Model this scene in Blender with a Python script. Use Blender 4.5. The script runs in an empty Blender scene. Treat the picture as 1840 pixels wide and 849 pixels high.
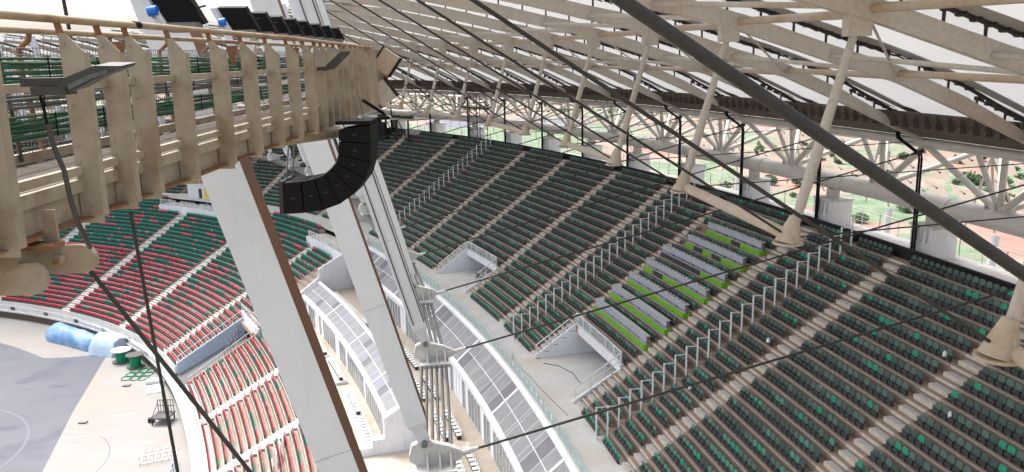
import bpy, math, random
import numpy as np
from mathutils import Vector, Matrix
random.seed(7); RNG = np.random.default_rng(7)
SC = bpy.context.scene; COL = SC.collection

# ------------------------------------------------------------------ camera, sky, sun, exposure
CAM_Z, F_PX, PIT, ROL = 27.02, 1492.13, 0.214012, -0.020196
CP, SP, CR, SR = math.cos(PIT), math.sin(PIT), math.cos(ROL), math.sin(ROL)
FWD = Vector((0, CP, -SP)); R0 = Vector((1, 0, 0)); U0 = Vector((0, SP, CP))
RIGHT = R0*CR + U0*SR; UP = U0*CR - R0*SR
cam_d = bpy.data.cameras.new('camera'); cam = bpy.data.objects.new('camera', cam_d); COL.objects.link(cam)
m = Matrix((RIGHT, UP, -FWD)).transposed().to_4x4(); m.translation = (0, 0, CAM_Z); cam.matrix_world = m
cam_d.sensor_width = 36; cam_d.lens = 36*F_PX/1840; cam_d.clip_start = .1; cam_d.clip_end = 9000
SC.camera = cam

SUN_EL, SUN_ROT = math.radians(58), math.radians(-40)
world = bpy.data.worlds.new('World'); SC.world = world; world.use_nodes = True
nt = world.node_tree; nt.nodes.clear()
sky = nt.nodes.new('ShaderNodeTexSky'); sky.sky_type = 'NISHITA'; sky.sun_disc = False
sky.sun_elevation = SUN_EL; sky.sun_rotation = SUN_ROT; sky.air_density = 1.0; sky.dust_density = 6.0; sky.ozone_density = 0.6
hs = nt.nodes.new('ShaderNodeHueSaturation'); hs.inputs['Saturation'].default_value = .42
bg = nt.nodes.new('ShaderNodeBackground'); bg.inputs['Strength'].default_value = 0.15
wo = nt.nodes.new('ShaderNodeOutputWorld')
nt.links.new(sky.outputs[0], hs.inputs['Color']); nt.links.new(hs.outputs[0], bg.inputs[0]); nt.links.new(bg.outputs[0], wo.inputs[0])
sun_d = bpy.data.lights.new('sun', 'SUN'); sun = bpy.data.objects.new('sun', sun_d); COL.objects.link(sun)
sun_d.energy = 1.0; sun_d.angle = math.radians(25); sun_d.color = (1, .985, .96)
sd = Vector((math.sin(SUN_ROT)*math.cos(SUN_EL), math.cos(SUN_ROT)*math.cos(SUN_EL), math.sin(SUN_EL)))
sun.rotation_euler = (-sd).to_track_quat('-Z', 'Y').to_euler()
SC.view_settings.view_transform = 'Standard'; SC.view_settings.look = 'None'
SC.view_settings.exposure = 1.52; SC.view_settings.gamma = 1

# ------------------------------------------------------------------ the bowl's plan curve: s along, d outward, z up
KN = [-200, -60, -15, 15, 45, 70, 95, 120, 150, 190, 400]
KV = [0, 0, .001132, .004797, .00364, .003901, .008978, .008246, .007482, .006759, .0068]
DS = .5
SS = np.arange(-120, 640, DS); K = np.interp(SS, KN, KV); I0 = int(np.argmin(abs(SS)))
def _cum(a):
    q = np.concatenate([[0], np.cumsum((a[1:]+a[:-1])/2*DS)]); return q-q[I0]
PHI = _cum(K)+.197244
_ie = int(np.argmin(abs(PHI-math.pi/2))); _n = len(SS)
for _i in range(_ie, _n):                                   # the far half of the bowl mirrors the near half
    _j = 2*_ie-_i
    if _j >= 0: K[_i] = K[_j]
PHI = _cum(K)+.197244
BX = 6.661743+_cum(-np.sin(PHI)); BY = 51.042996+_cum(np.cos(PHI))
S_END = float(SS[_ie])
def fr(s):
    x = np.interp(s, SS, BX); y = np.interp(s, SS, BY); f = np.interp(s, SS, PHI)
    return float(x), float(y), math.cos(f), math.sin(f)
def W(s, d, z):
    x, y, nx, ny = fr(s); return Vector((x+nx*d, y+ny*d, z))
def nrm(s):
    _, _, nx, ny = fr(s); return Vector((nx, ny, 0))
def tan(s):
    n = nrm(s); return Vector((-n.y, n.x, 0))
def px(P):
    P = Vector(P)-Vector((0, 0, CAM_Z)); dd = P.dot(FWD)
    if dd < .1: return None
    return 920+F_PX*P.dot(RIGHT)/dd, 424.5-F_PX*P.dot(UP)/dd, dd
RD = .842987
def ZU(k): return k*.553174+k*k*.000522
LD = .85
def DL(k): return -29.64+LD*k
def ZL(k): return -16.8+.545*k

# ------------------------------------------------------------------ materials
def mat(name, col, rough=.65, metal=0., c2=None, scale=3., mix=(.35, .7), bump=0., bscale=40., detail=5, spec=.4, alpha=None, tl=0., c3=None, c3scale=.4, coord='pos', streak=0., grain=.10):
    M = bpy.data.materials.new(name); M.use_nodes = True; t = M.node_tree; N = t.nodes; L = t.links
    b = N['Principled BSDF']; b.inputs['Roughness'].default_value = rough; b.inputs['Metallic'].default_value = metal
    b.inputs['Specular IOR Level'].default_value = spec
    b.inputs['Base Color'].default_value = (*col, 1)
    pos = None
    def P():
        nonlocal pos
        if pos is None:
            if coord == 'pos': pos = N.new('ShaderNodeNewGeometry').outputs['Position']
            else: pos = N.new('ShaderNodeTexCoord').outputs['Object']
        return pos
    out = None
    if c2 is not None:
        n = N.new('ShaderNodeTexNoise'); n.inputs['Scale'].default_value = scale; n.inputs['Detail'].default_value = detail; n.inputs['Roughness'].default_value = .62
        L.new(P(), n.inputs['Vector'])
        mr = N.new('ShaderNodeMapRange'); mr.inputs['From Min'].default_value = mix[0]; mr.inputs['From Max'].default_value = mix[1]
        L.new(n.outputs['Fac'], mr.inputs['Value'])
        mx = N.new('ShaderNodeMix'); mx.data_type = 'RGBA'; mx.inputs['A'].default_value = (*col, 1); mx.inputs['B'].default_value = (*c2, 1)
        L.new(mr.outputs['Result'], mx.inputs['Factor']); out = mx.outputs['Result']
    if c3 is not None:
        n = N.new('ShaderNodeTexNoise'); n.inputs['Scale'].default_value = c3scale; n.inputs['Detail'].default_value = 6
        L.new(P(), n.inputs['Vector'])
        mr = N.new('ShaderNodeMapRange'); mr.inputs['From Min'].default_value = .52; mr.inputs['From Max'].default_value = .66
        L.new(n.outputs['Fac'], mr.inputs['Value'])
        mx = N.new('ShaderNodeMix'); mx.data_type = 'RGBA'; mx.inputs['B'].default_value = (*c3, 1)
        if out: L.new(out, mx.inputs['A'])
        else: mx.inputs['A'].default_value = (*col, 1)
        L.new(mr.outputs['Result'], mx.inputs['Factor']); out = mx.outputs['Result']
    def over(fac_in, lo, hi, dark):
        nonlocal out
        mr = N.new('ShaderNodeMapRange'); mr.inputs['From Min'].default_value = lo; mr.inputs['From Max'].default_value = hi
        mr.inputs['To Min'].default_value = 1.; mr.inputs['To Max'].default_value = 1-dark; L.new(fac_in, mr.inputs['Value'])
        mx = N.new('ShaderNodeMix'); mx.data_type = 'RGBA'; mx.blend_type = 'MULTIPLY'; mx.inputs['Factor'].default_value = 1
        L.new(out, mx.inputs['A']); L.new(mr.outputs['Result'], mx.inputs['B']); out = mx.outputs['Result']
    if out and grain:
        n = N.new('ShaderNodeTexNoise'); n.inputs['Scale'].default_value = max(6., scale*7); n.inputs['Detail'].default_value = 3; L.new(P(), n.inputs['Vector'])
        over(n.outputs['Fac'], .42, .72, grain*1.6)
    if out and streak:
        mp = N.new('ShaderNodeMapping'); mp.inputs['Scale'].default_value = (2.6, 2.6, .16); L.new(P(), mp.inputs['Vector'])
        n = N.new('ShaderNodeTexNoise'); n.inputs['Scale'].default_value = 1.6; n.inputs['Detail'].default_value = 6; n.inputs['Roughness'].default_value = .7; L.new(mp.outputs[0], n.inputs['Vector'])
        over(n.outputs['Fac'], .50, .74, streak)
    if out: L.new(out, b.inputs['Base Color'])
    if bump:
        n = N.new('ShaderNodeTexNoise'); n.inputs['Scale'].default_value = bscale; n.inputs['Detail'].default_value = 4
        L.new(P(), n.inputs['Vector'])
        bp = N.new('ShaderNodeBump'); bp.inputs['Strength'].default_value = bump; bp.inputs['Distance'].default_value = .02
        L.new(n.outputs['Fac'], bp.inputs['Height']); L.new(bp.outputs['Normal'], b.inputs['Normal'])
    if alpha is not None: b.inputs['Alpha'].default_value = alpha
    if tl:
        tr = N.new('ShaderNodeBsdfTranslucent'); tr.inputs[0].default_value = (*col, 1)
        ms = N.new('ShaderNodeMixShader'); ms.inputs[0].default_value = tl
        L.new(b.outputs[0], ms.inputs[1]); L.new(tr.outputs[0], ms.inputs[2]); L.new(ms.outputs[0], N['Material Output'].inputs[0])
    return M
M = {}
M['tread'] = mat('brown_dusty_tread', (.27, .19, .15), .9, c2=(.31, .23, .185), scale=1.2, c3=(.34, .275, .23), c3scale=.25, bump=.3)
M['riser'] = mat('riser_concrete', (.25, .178, .142), .9, c2=(.30, .225, .185), scale=1.5)
M['nosing'] = mat('pale_concrete_nosing', (.44, .41, .365), .85, c2=(.36, .325, .285), scale=2.)
M['concrete'] = mat('pale_concrete', (.66, .66, .64), .85, c2=(.58, .57, .55), scale=.8, c3=(.60, .55, .49), c3scale=.22, bump=.2)
M['cream'] = mat('cream_step_edge', (.62, .56, .47), .85, c2=(.50, .44, .36), scale=2.5)
M['step'] = mat('grey_step', (.50, .49, .475), .85, c2=(.40, .38, .36), scale=3.)
M['lowcon'] = mat('low_bowl_concrete', (.40, .325, .27), .85, c2=(.32, .26, .215), scale=.9, c3=(.42, .37, .325), c3scale=.15)
M['white'] = mat('white_paint', (.76, .77, .79), .45, c2=(.68, .69, .71), scale=1.5, streak=.16, grain=.04)
M['wall'] = mat('pale_blue_white_wall', (.80, .82, .86), .7, c2=(.74, .765, .81), scale=.8, streak=.16, grain=.04)
M['mast'] = mat('mast_white_paint', (.66, .685, .715), .42, c2=(.63, .655, .685), scale=.6, streak=.06, grain=.02)
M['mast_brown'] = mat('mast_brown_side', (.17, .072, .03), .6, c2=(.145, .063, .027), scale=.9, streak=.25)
M['cast'] = mat('cast_steel_node', (.60, .60, .58), .5, c2=(.46, .45, .43), scale=4, bump=.2)
M['cable'] = mat('dark_cable', (.026, .025, .022), .6, c2=(.04, .038, .034), scale=14)
M['ringcable'] = mat('ring_cable_steel', (.10, .098, .095), .45, c2=(.07, .07, .066), scale=10)
M['roofsteel'] = mat('cream_roof_steel', (.50, .465, .415), .55, c2=(.455, .415, .365), scale=.35, c3=(.43, .36, .29), c3scale=.16, streak=.14)
M['pinksteel'] = mat('pinkish_cream_truss_steel', (.56, .53, .49), .5, c2=(.50, .465, .425), scale=.5)
M['rustpipe'] = mat('orange_stained_cream_pipe', (.46, .40, .325), .5, c2=(.40, .275, .17), scale=.5, mix=(.40, .75))
M['catsteel'] = mat('dusty_cream_catwalk_steel', (.38, .325, .245), .55, c2=(.335, .28, .205), scale=1.4, c3=(.29, .215, .145), c3scale=2.4, bump=.15, bscale=60)
M['rustneck'] = mat('rusty_steel', (.27, .135, .07), .8, c2=(.18, .08, .04), scale=9)
M['rail'] = mat('rust_tinted_tube', (.42, .325, .22), .5, c2=(.34, .23, .145), scale=3.5, c3=(.27, .15, .08), c3scale=2.)
M['membrane'] = mat('roof_membrane', (.52, .52, .515), .6, c2=(.47, .47, .465), scale=.25, tl=.36, grain=.03)
M['flap'] = mat('grey_membrane_edge', (.40, .385, .37), .7, c2=(.33, .31, .3), scale=.6)
M['bracket'] = mat('dark_bracket', (.035, .03, .028), .6)
M['gutter'] = mat('brown_gutter', (.075, .055, .045), .8, c2=(.12, .095, .08), scale=2)
M['black'] = mat('black_plastic', (.003, .003, .0035), .7, c2=(.005, .005, .0055), scale=6, spec=.2)
M['drape'] = mat('black_drape', (.012, .012, .014), .95, bump=.6, bscale=3)
M['grey'] = mat('grey_metal', (.22, .22, .215), .5, .3, c2=(.16, .16, .15), scale=6)
M['lampgrey'] = mat('lamp_grey_paint', (.055, .053, .047), .5, c2=(.04, .039, .034), scale=9, coord='obj')
M['lens'] = mat('lamp_lens', (.11, .125, .12), .25, c2=(.08, .092, .09), scale=12)
M['silver'] = mat('silver_truss', (.55, .56, .58), .35, .6)
M['blue'] = mat('blue_cap', (.02, .16, .62), .4)
M['greenc'] = mat('green_cable', (.008, .075, .03), .45, c2=(.014, .115, .05), scale=7)
M['greyc'] = mat('grey_cable', (.11, .115, .115), .5)
M['timber'] = mat('dusty_slat_floor', (.135, .105, .085), .9, c2=(.19, .155, .13), scale=8)
M['mesh'] = mat('wire_mesh', (.19, .18, .165), .6)
M['seat_dk'] = mat('dark_green_seat', (.040, .088, .073), .5, c2=(.066, .10, .088), scale=9)
M['seat_mid'] = mat('dusty_green_seat', (.075, .142, .117), .55, c2=(.10, .145, .125), scale=9)
M['seat_br'] = mat('bright_green_seat', (.02, .29, .17), .45, c2=(.035, .24, .145), scale=9)
M['seat_te'] = mat('dusty_teal_seat', (.06, .24, .165), .55, c2=(.10, .24, .18), scale=9)
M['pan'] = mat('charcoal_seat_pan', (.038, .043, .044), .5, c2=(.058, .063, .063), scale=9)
M['red'] = mat('red_seat', (.60, .025, .045), .5, c2=(.52, .06, .08), scale=5)
M['pink'] = mat('faded_red_seat', (.60, .11, .14), .55, c2=(.56, .16, .18), scale=5)
M['lgreen'] = mat('low_green_seat', (.012, .23, .15), .5, c2=(.03, .19, .14), scale=5)
M['lgrey'] = mat('dusty_grey_seat', (.32, .27, .27), .7)
M['desk'] = mat('grey_blue_desk_front', (.42, .44, .53), .5, c2=(.37, .39, .47), scale=2)
M['desktop'] = mat('grey_desk_top', (.48, .48, .47), .4, c2=(.4, .4, .4), scale=2)
M['lime'] = mat('lime_green_panel', (.19, .50, .03), .5, c2=(.16, .43, .03), scale=2.)
M['dglass'] = mat('dark_facade_glass', (.13, .17, .20), .08, c2=(.26, .29, .31), scale=.6, spec=.8)
M['bglass'] = mat('balustrade_glass', (.42, .56, .56), .08, alpha=.42, spec=.6)
M['panel'] = mat('grey_roof_panel', (.26, .26, .27), .6, c2=(.225, .225, .235), scale=.8)
M['panel_d'] = mat('dark_roof_panel', (.13, .125, .145), .45, c2=(.17, .165, .185), scale=.8)
M['panel_l'] = mat('lilac_roof_panel', (.26, .26, .31), .6, c2=(.23, .23, .27), scale=.8)
M['terr'] = mat('beige_terrace', (.52, .455, .385), .8, c2=(.44, .38, .32), scale=1.1, c3=(.47, .36, .26), c3scale=.3)
M['ground'] = mat('sports_ground_concrete', (.30, .29, .28), .85, c2=(.26, .245, .23), scale=.12, c3=(.315, .27, .235), c3scale=.05)
M['court'] = mat('blue_grey_surface', (.108, .112, .138), .8, c2=(.138, .142, .168), scale=.06, c3=(.088, .092, .12), c3scale=.12)
M['courtpatch'] = mat('worn_court_patch', (.085, .09, .122), .85, c2=(.11, .115, .148), scale=.4)
M['line'] = mat('faint_line_paint', (.15, .155, .185), .8)
M['tarp'] = mat('blue_tarpaulin', (.10, .24, .46), .45, c2=(.34, .47, .62), scale=.35, bump=.5, bscale=1.1)
M['tarp2'] = mat('pale_blue_tarpaulin', (.42, .58, .72), .45, c2=(.62, .70, .78), scale=.5, bump=.5, bscale=1.1)
M['reel'] = mat('green_reel', (.0, .22, .10), .5)
M['wood'] = mat('dusty_dark_disc', (.09, .085, .085), .7)
M['yellow'] = mat('yellow_wall', (.75, .52, .02), .6)
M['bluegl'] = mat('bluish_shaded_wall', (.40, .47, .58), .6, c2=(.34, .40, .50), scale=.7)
M['dark'] = mat('dark_interior', (.05, .05, .055), .8)
M['leaf'] = mat('bush_leaf', (.10, .16, .075), .8, c2=(.14, .20, .10), scale=.8)
M['bark'] = mat('bark', (.12, .09, .06), .9)
M['pitch'] = mat('bright_green_pitch', (.115, .17, .09), .9, c2=(.14, .195, .115), scale=.05)
M['facade'] = mat('cream_facade_panel', (.80, .74, .68), .6, c2=(.76, .68, .61), scale=.35, c3=(.72, .45, .36), c3scale=.12, tl=.72)
M['paper'] = mat('white_paper', (.8, .8, .78), .8)
M['chair'] = mat('white_chair', (.74, .74, .72), .5)
# ground outside: red earth and scrub
g = bpy.data.materials.new('red_earth_and_scrub'); g.use_nodes = True; t = g.node_tree; b = t.nodes['Principled BSDF']; b.inputs['Roughness'].default_value = .95
geo = t.nodes.new('ShaderNodeNewGeometry')
def _noise(sc, lo, hi):
    n = t.nodes.new('ShaderNodeTexNoise'); n.inputs['Scale'].default_value = sc; n.inputs['Detail'].default_value = 8; n.inputs['Roughness'].default_value = .65; t.links.new(geo.outputs['Position'], n.inputs['Vector'])
    r = t.nodes.new('ShaderNodeMapRange'); r.inputs['From Min'].default_value = lo; r.inputs['From Max'].default_value = hi; t.links.new(n.outputs['Fac'], r.inputs['Value']); return r.outputs['Result']
def _mix(f, a, bb):
    x = t.nodes.new('ShaderNodeMix'); x.data_type = 'RGBA'; t.links.new(f, x.inputs['Factor'])
    for nm, q in (('A', a), ('B', bb)):
        if isinstance(q, tuple): x.inputs[nm].default_value = (*q, 1)
        else: t.links.new(q, x.inputs[nm])
    return x.outputs['Result']
e1 = _mix(_noise(.03, .4, .6), (.26, .125, .095), (.32, .225, .185))
e2 = _mix(_noise(.016, .47, .53), e1, _mix(_noise(.15, .4, .6), (.085, .14, .072), (.17, .215, .14)))
t.links.new(e2, b.inputs['Base Color']); M['earth'] = g

# ------------------------------------------------------------------ mesh builder
class MB:
    def __init__(s): s.v = []; s.f = []; s.m = []; s.sm = []
    def add(s, vs, fs, mi=0, smooth=False):
        o = len(s.v); s.v += [tuple(v) for v in vs]
        for f in fs:
            s.f.append(tuple(i+o for i in f)); s.m.append(mi); s.sm.append(smooth)
        return s
    def obb(s, o, a, b, c, mi=0):
        o, a, b, c = Vector(o), Vector(a), Vector(b), Vector(c)
        if a.cross(b).dot(c) < 0: a, b = b, a
        v = [o, o+a, o+a+b, o+b, o+c, o+a+c, o+a+b+c, o+b+c]
        return s.add(v, [(3, 2, 1, 0), (4, 5, 6, 7), (0, 1, 5, 4), (1, 2, 6, 5), (2, 3, 7, 6), (3, 0, 4, 7)], mi)
    def box(s, x0, x1, y0, y1, z0, z1, mi=0):
        return s.obb((x0, y0, z0), (x1-x0, 0, 0), (0, y1-y0, 0), (0, 0, z1-z0), mi)
    def sbox(s, s0, s1, d0, d1, z0, z1, mi=0):
        """a straight box in bowl coordinates, squared up on the middle of s0..s1"""
        sm = (s0+s1)/2; n = nrm(sm); tt = tan(sm); k = np.interp(sm, SS, K); L = (s1-s0)*(1+k*(d0+d1)/2)
        o = W(sm, d0, z0)-tt*(L/2)
        return s.obb(o, tt*L, n*(d1-d0), (0, 0, z1-z0), mi)
    def tube(s, p, q, r, n=8, mi=0, r2=None, cap=True):
        p, q = Vector(p), Vector(q); a = (q-p)
        if a.length < 1e-6: return s
        a.normalize(); u = a.cross(Vector((0, 0, 1)))
        if u.length < .01: u = Vector((1, 0, 0))
        u.normalize(); w = a.cross(u); r2 = r if r2 is None else r2; vs = []
        for P, rr in ((p, r), (q, r2)):
            for i in range(n):
                c = 2*math.pi*i/n; vs.append(P+u*(rr*math.cos(c))+w*(rr*math.sin(c)))
        s.add(vs, [(i, i+n, (i+1) % n+n, (i+1) % n) for i in range(n)], mi, True)
        if cap: s.add(vs, [tuple(range(n)), tuple(range(2*n-1, n-1, -1))], mi)
        return s
    def path(s, pts, r, n=8, mi=0):
        pts = [Vector(p) for p in pts]; N_ = len(pts); vs = []; u = None
        for i, P in enumerate(pts):
            a = (pts[min(i+1, N_-1)]-pts[max(i-1, 0)]).normalized()
            if u is None:
                u = a.cross(Vector((0, 0, 1)))
                if u.length < .01: u = Vector((1, 0, 0))
            u = (u-a*u.dot(a)).normalized(); w = a.cross(u)
            for k in range(n):
                c = 2*math.pi*k/n; vs.append(P+u*(r*math.cos(c))+w*(r*math.sin(c)))
        fs = [(i*n+k, (i+1)*n+k, (i+1)*n+(k+1) % n, i*n+(k+1) % n) for i in range(N_-1) for k in range(n)]
        s.add(vs, fs, mi, True); return s.add([vs[k] for k in range(n)]+vs[-n:], [tuple(range(n)), tuple(range(2*n-1, n-1, -1))], mi)
    def prism(s, poly, vec, mi=0):
        poly = [Vector(p) for p in poly]; vec = Vector(vec); n = len(poly); nn = Vector((0, 0, 0))
        for i in range(n): nn += (poly[i]-poly[0]).cross(poly[(i+1) % n]-poly[0])
        if nn.dot(vec) > 0: poly = poly[::-1]
        vs = poly+[p+vec for p in poly]
        return s.add(vs, [tuple(range(n)), tuple(range(2*n-1, n-1, -1))]+[((i+1) % n, i, i+n, (i+1) % n+n) for i in range(n)], mi)
    def sweep(s, prof, s0, s1, ds=3., mi=0, mis=None, smooth=False, cap=True, shear=0.):
        n = len(prof); ns = max(1, int(math.ceil((s1-s0)/ds))); vs = []
        for i in range(ns+1):
            q = s0+(s1-s0)*i/ns; x, y, nx, ny = fr(q)
            vs += [(x+nx*d, y+ny*d, z) for d, z in prof]
        ar = sum(prof[i][0]*prof[(i+1) % n][1]-prof[(i+1) % n][0]*prof[i][1] for i in range(n))
        for k in range(n):
            k2 = (k+1) % n; mm = mis[k] if mis else mi
            fs = [(i*n+k, i*n+k2, (i+1)*n+k2, (i+1)*n+k) for i in range(ns)]
            if ar > 0: fs = [f[::-1] for f in fs]
            o = len(s.v)
            for f in fs: s.f.append(tuple(j+o for j in f)); s.m.append(mm); s.sm.append(smooth)
        o = len(s.v); s.v += vs
        if cap:
            a = tuple(range(o, o+n)); b_ = tuple(range(o+ns*n, o+ns*n+n))
            if ar > 0: s.f += [a, b_[::-1]]
            else: s.f += [a[::-1], b_]
            s.m += [mi, mi]; s.sm += [False, False]
        return s
    def mesh(s, name, mats):
        me = bpy.data.meshes.new(name); me.from_pydata(s.v, [], s.f)
        for q in (mats if isinstance(mats, (list, tuple)) else [mats]): me.materials.append(M[q])
        me.polygons.foreach_set('material_index', s.m); me.polygons.foreach_set('use_smooth', s.sm); me.update(); return me
    def build(s, name, mats, parent=None, org=None):
        if parent is not None:
            L = Vector((0, 0, 0)); p_ = parent
            while p_: L += p_.location; p_ = p_.parent
            s.v = [(v[0]-L.x, v[1]-L.y, v[2]-L.z) for v in s.v]
        elif org is not None:
            s.v = [(v[0]-org[0], v[1]-org[1], v[2]-org[2]) for v in s.v]
        o = bpy.data.objects.new(name, s.mesh(name, mats)); COL.objects.link(o)
        if parent is not None: o.parent = parent
        elif org is not None: o.location = org
        return o
    sweep.__doc__ = 'profile of (d, z) carried along the bowl'
# sweep bug guard: faces index before verts are appended, so offset is taken first
def tag(o, label, cat, group=None, kind=None):
    o['label'] = label; o['category'] = cat
    if group: o['group'] = group
    if kind: o['kind'] = kind
    return o
def thing(name, label, cat, loc=(0, 0, 0), group=None):
    o = bpy.data.objects.new(name, None); COL.objects.link(o); o.location = loc; o.empty_display_size = .3
    return tag(o, label, cat, group)
def struct(o, label=None):
    o['kind'] = 'structure'
    if label: o['label'] = label
    return o
ORD = 'first second third fourth fifth sixth seventh eighth ninth tenth eleventh twelfth thirteenth fourteenth fifteenth sixteenth seventeenth eighteenth nineteenth twentieth twenty-first twenty-second twenty-third twenty-fourth twenty-fifth twenty-sixth'.split()
def ordw(i): return ORD[i] if i < len(ORD) else ORD[-1]

# ------------------------------------------------------------------ ground
mb = MB(); N_ = 64; vs = [(0, 120, -20.2)]+[(4000*math.cos(2*math.pi*i/N_), 120+4000*math.sin(2*math.pi*i/N_), -20.2) for i in range(N_)]
mb.add(vs, [(0, i+1, (i+1) % N_+1) for i in range(N_)]); struct(mb.build('ground', 'earth'))
mb = MB(); ring = [W(s, -30.2, -19.5) for s in np.arange(-110, 2*S_END+110, 4.)]
mb.add(ring, [tuple(range(len(ring)))]); struct(mb.build('sports_ground', 'ground'))
mb = MB(); pl = [(-66.4, 128.1), (-69, 128.8), (-72.5, 128.0), (-76.4, 127.9), (-79.4, 130.1), (-84, 133.4), (-88.4, 136), (-100, 141), (-125, 146), (-150, 146), (-150, 20), (-35, 20), (-55.5, 89.3), (-60.6, 106.2)]
mb.add([(x, y, -19.495) for x, y in pl], [tuple(range(len(pl)))[::-1]]); struct(mb.build('court_surface', 'court'))
def arc_line(cx, cy, r, a0, a1, w, z, name):
    mb = MB(); n = 40; vs = []
    for i in range(n+1):
        a = a0+(a1-a0)*i/n
        vs += [(cx+(r-w)*math.cos(a), cy+(r-w)*math.sin(a), z), (cx+r*math.cos(a), cy+r*math.sin(a), z)]
    mb.add(vs, [(2*i, 2*i+1, 2*i+3, 2*i+2) for i in range(n)]); o = mb.build(name, 'line'); return struct(o)
arc_line(-78, 92, 17, -.9, 1.9, .25, -19.49, 'court_line')
arc_line(-60, 90, 11, -.5, .9, .12, -19.496+.004, 'ground_line')

q = MB()
for _ in range(26):
    X, Y = random.uniform(-66, -44), random.uniform(84, 124); a = random.uniform(-.25, .25); w_, h_ = random.uniform(.5, 2.2), random.uniform(.06, .2); u = Vector((math.cos(a), math.sin(a), 0)); v = Vector((-u.y, u.x, 0)); P = Vector((X, Y, -19.496))
    if (Vector((X, Y))-Vector((-60, 106))).dot(Vector((.96, -.27))) > 2: q.add([P-u*w_-v*h_, P+u*w_-v*h_*.6, P+u*w_*.9+v*h_, P-u*w_*.8+v*h_*.7], [(0, 1, 2, 3)])
o = q.build('ground_scuffs', 'step'); o['kind'] = 'structure'
q = MB()
for _ in range(16):
    X, Y = random.uniform(-84, -64), random.uniform(86, 120); P = Vector((X, Y, -19.491)); u = Vector((random.uniform(1., 2.6), random.uniform(-.3, .3), 0)); v = Vector((.2, random.uniform(.5, 1.1), 0)); n_ = 10
    q.add([P+u*math.cos(2*math.pi*j/n_)*random.uniform(.75, 1.1)+v*math.sin(2*math.pi*j/n_)*random.uniform(.75, 1.1) for j in range(n_)], [tuple(range(n_))])
o = q.build('court_patches', 'courtpatch'); o['kind'] = 'structure'
# ------------------------------------------------------------------ upper tier
A_L = {'1': -11.38, '2': 0., '3': 10.2, 'p': 22.5, '4': 32.54, '5': 43.73, '6': 56.4, '7': 67.8, '8': 89.36, '9': 103.1}
A_W = {'p': 1.2}
aisles = [(-22.8, 1.6), (-11.38, 1.6), (0., 1.6), (10.2, 1.6), (22.5, 1.1), (32.54, 1.6), (43.73, 1.6), (56.4, 1.6), (67.8, 1.6), (89.36, 1.6), (103.1, 1.6)]
q = 114.5
while q < 2*S_END+20: aisles.append((q, 1.6)); q += 11.3
aisles.sort()
VOMS = [(10.45, 21.2), (43.9, 54.2), (83.0, 93.8)]
U0S, U1S = -40., 2*S_END+30
for s_ in (137., 171., 205.): VOMS.append((s_, s_+10.5))
up = thing('upper_grandstand', 'brown dusty concrete upper tier stepping up to the black back wall', 'grandstand', W(20, 0, 0))
mb = MB(); mb.sweep([(-2.6, 0.), (7.6, 0.), (7.6, -.35), (-2.6, -.35)], U0S, U1S, 3); mb.build('concourse_slab', 'concrete', up)
for k in range(1, 24):
    d0, d1 = k*RD-.04, (k+1)*RD-.03; z0, z1 = ZU(k-1), ZU(k); mb = MB()
    prof = [(d0, z0-.12), (d0, z1-.05), (d0-.02, z1-.05), (d0-.02, z1+.005), (d0+.05, z1+.005), (d0+.05, z1), (d1, z1), (d1, z0-.12)]
    mis = [1, 2, 2, 2, 2, 0, 1, 1]
    segs = [(U0S, U1S)]
    if k < 5:
        cut = sorted(VOMS); segs = []; a = U0S
        for v0, v1 in cut: segs.append((a, v0)); a = v1
        segs.append((a, U1S))
    for a, b_ in segs: mb.sweep(prof, a, b_, 3, 1, mis)
    mb.build('terrace_step', ['tread', 'riser', 'nosing'], up)
# rear parapet with black netting
mb = MB(); zt = ZU(23); mb.sweep([(20.25, zt-.5), (20.25, zt+.75), (20.5, zt+.75), (20.5, zt-.5)], U0S, U1S, 3)
tag(mb.build('rear_parapet', 'drape'), 'low black covered parapet running behind the top row of seats', 'parapet')
mb = MB(); mb.sweep([(20.5, zt-.2), (25., zt-.2), (25., zt-.6), (20.5, zt-.6)], U0S, U1S, 3); mb.build('rear_gallery_slab', 'concrete', up)
mb = MB(); mb.sweep([(24.6, -19.8), (24.6, zt-.6), (25., zt-.6), (25., -19.8)], U0S, U1S, 4); mb.build('rear_wall', 'wall', up)
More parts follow.
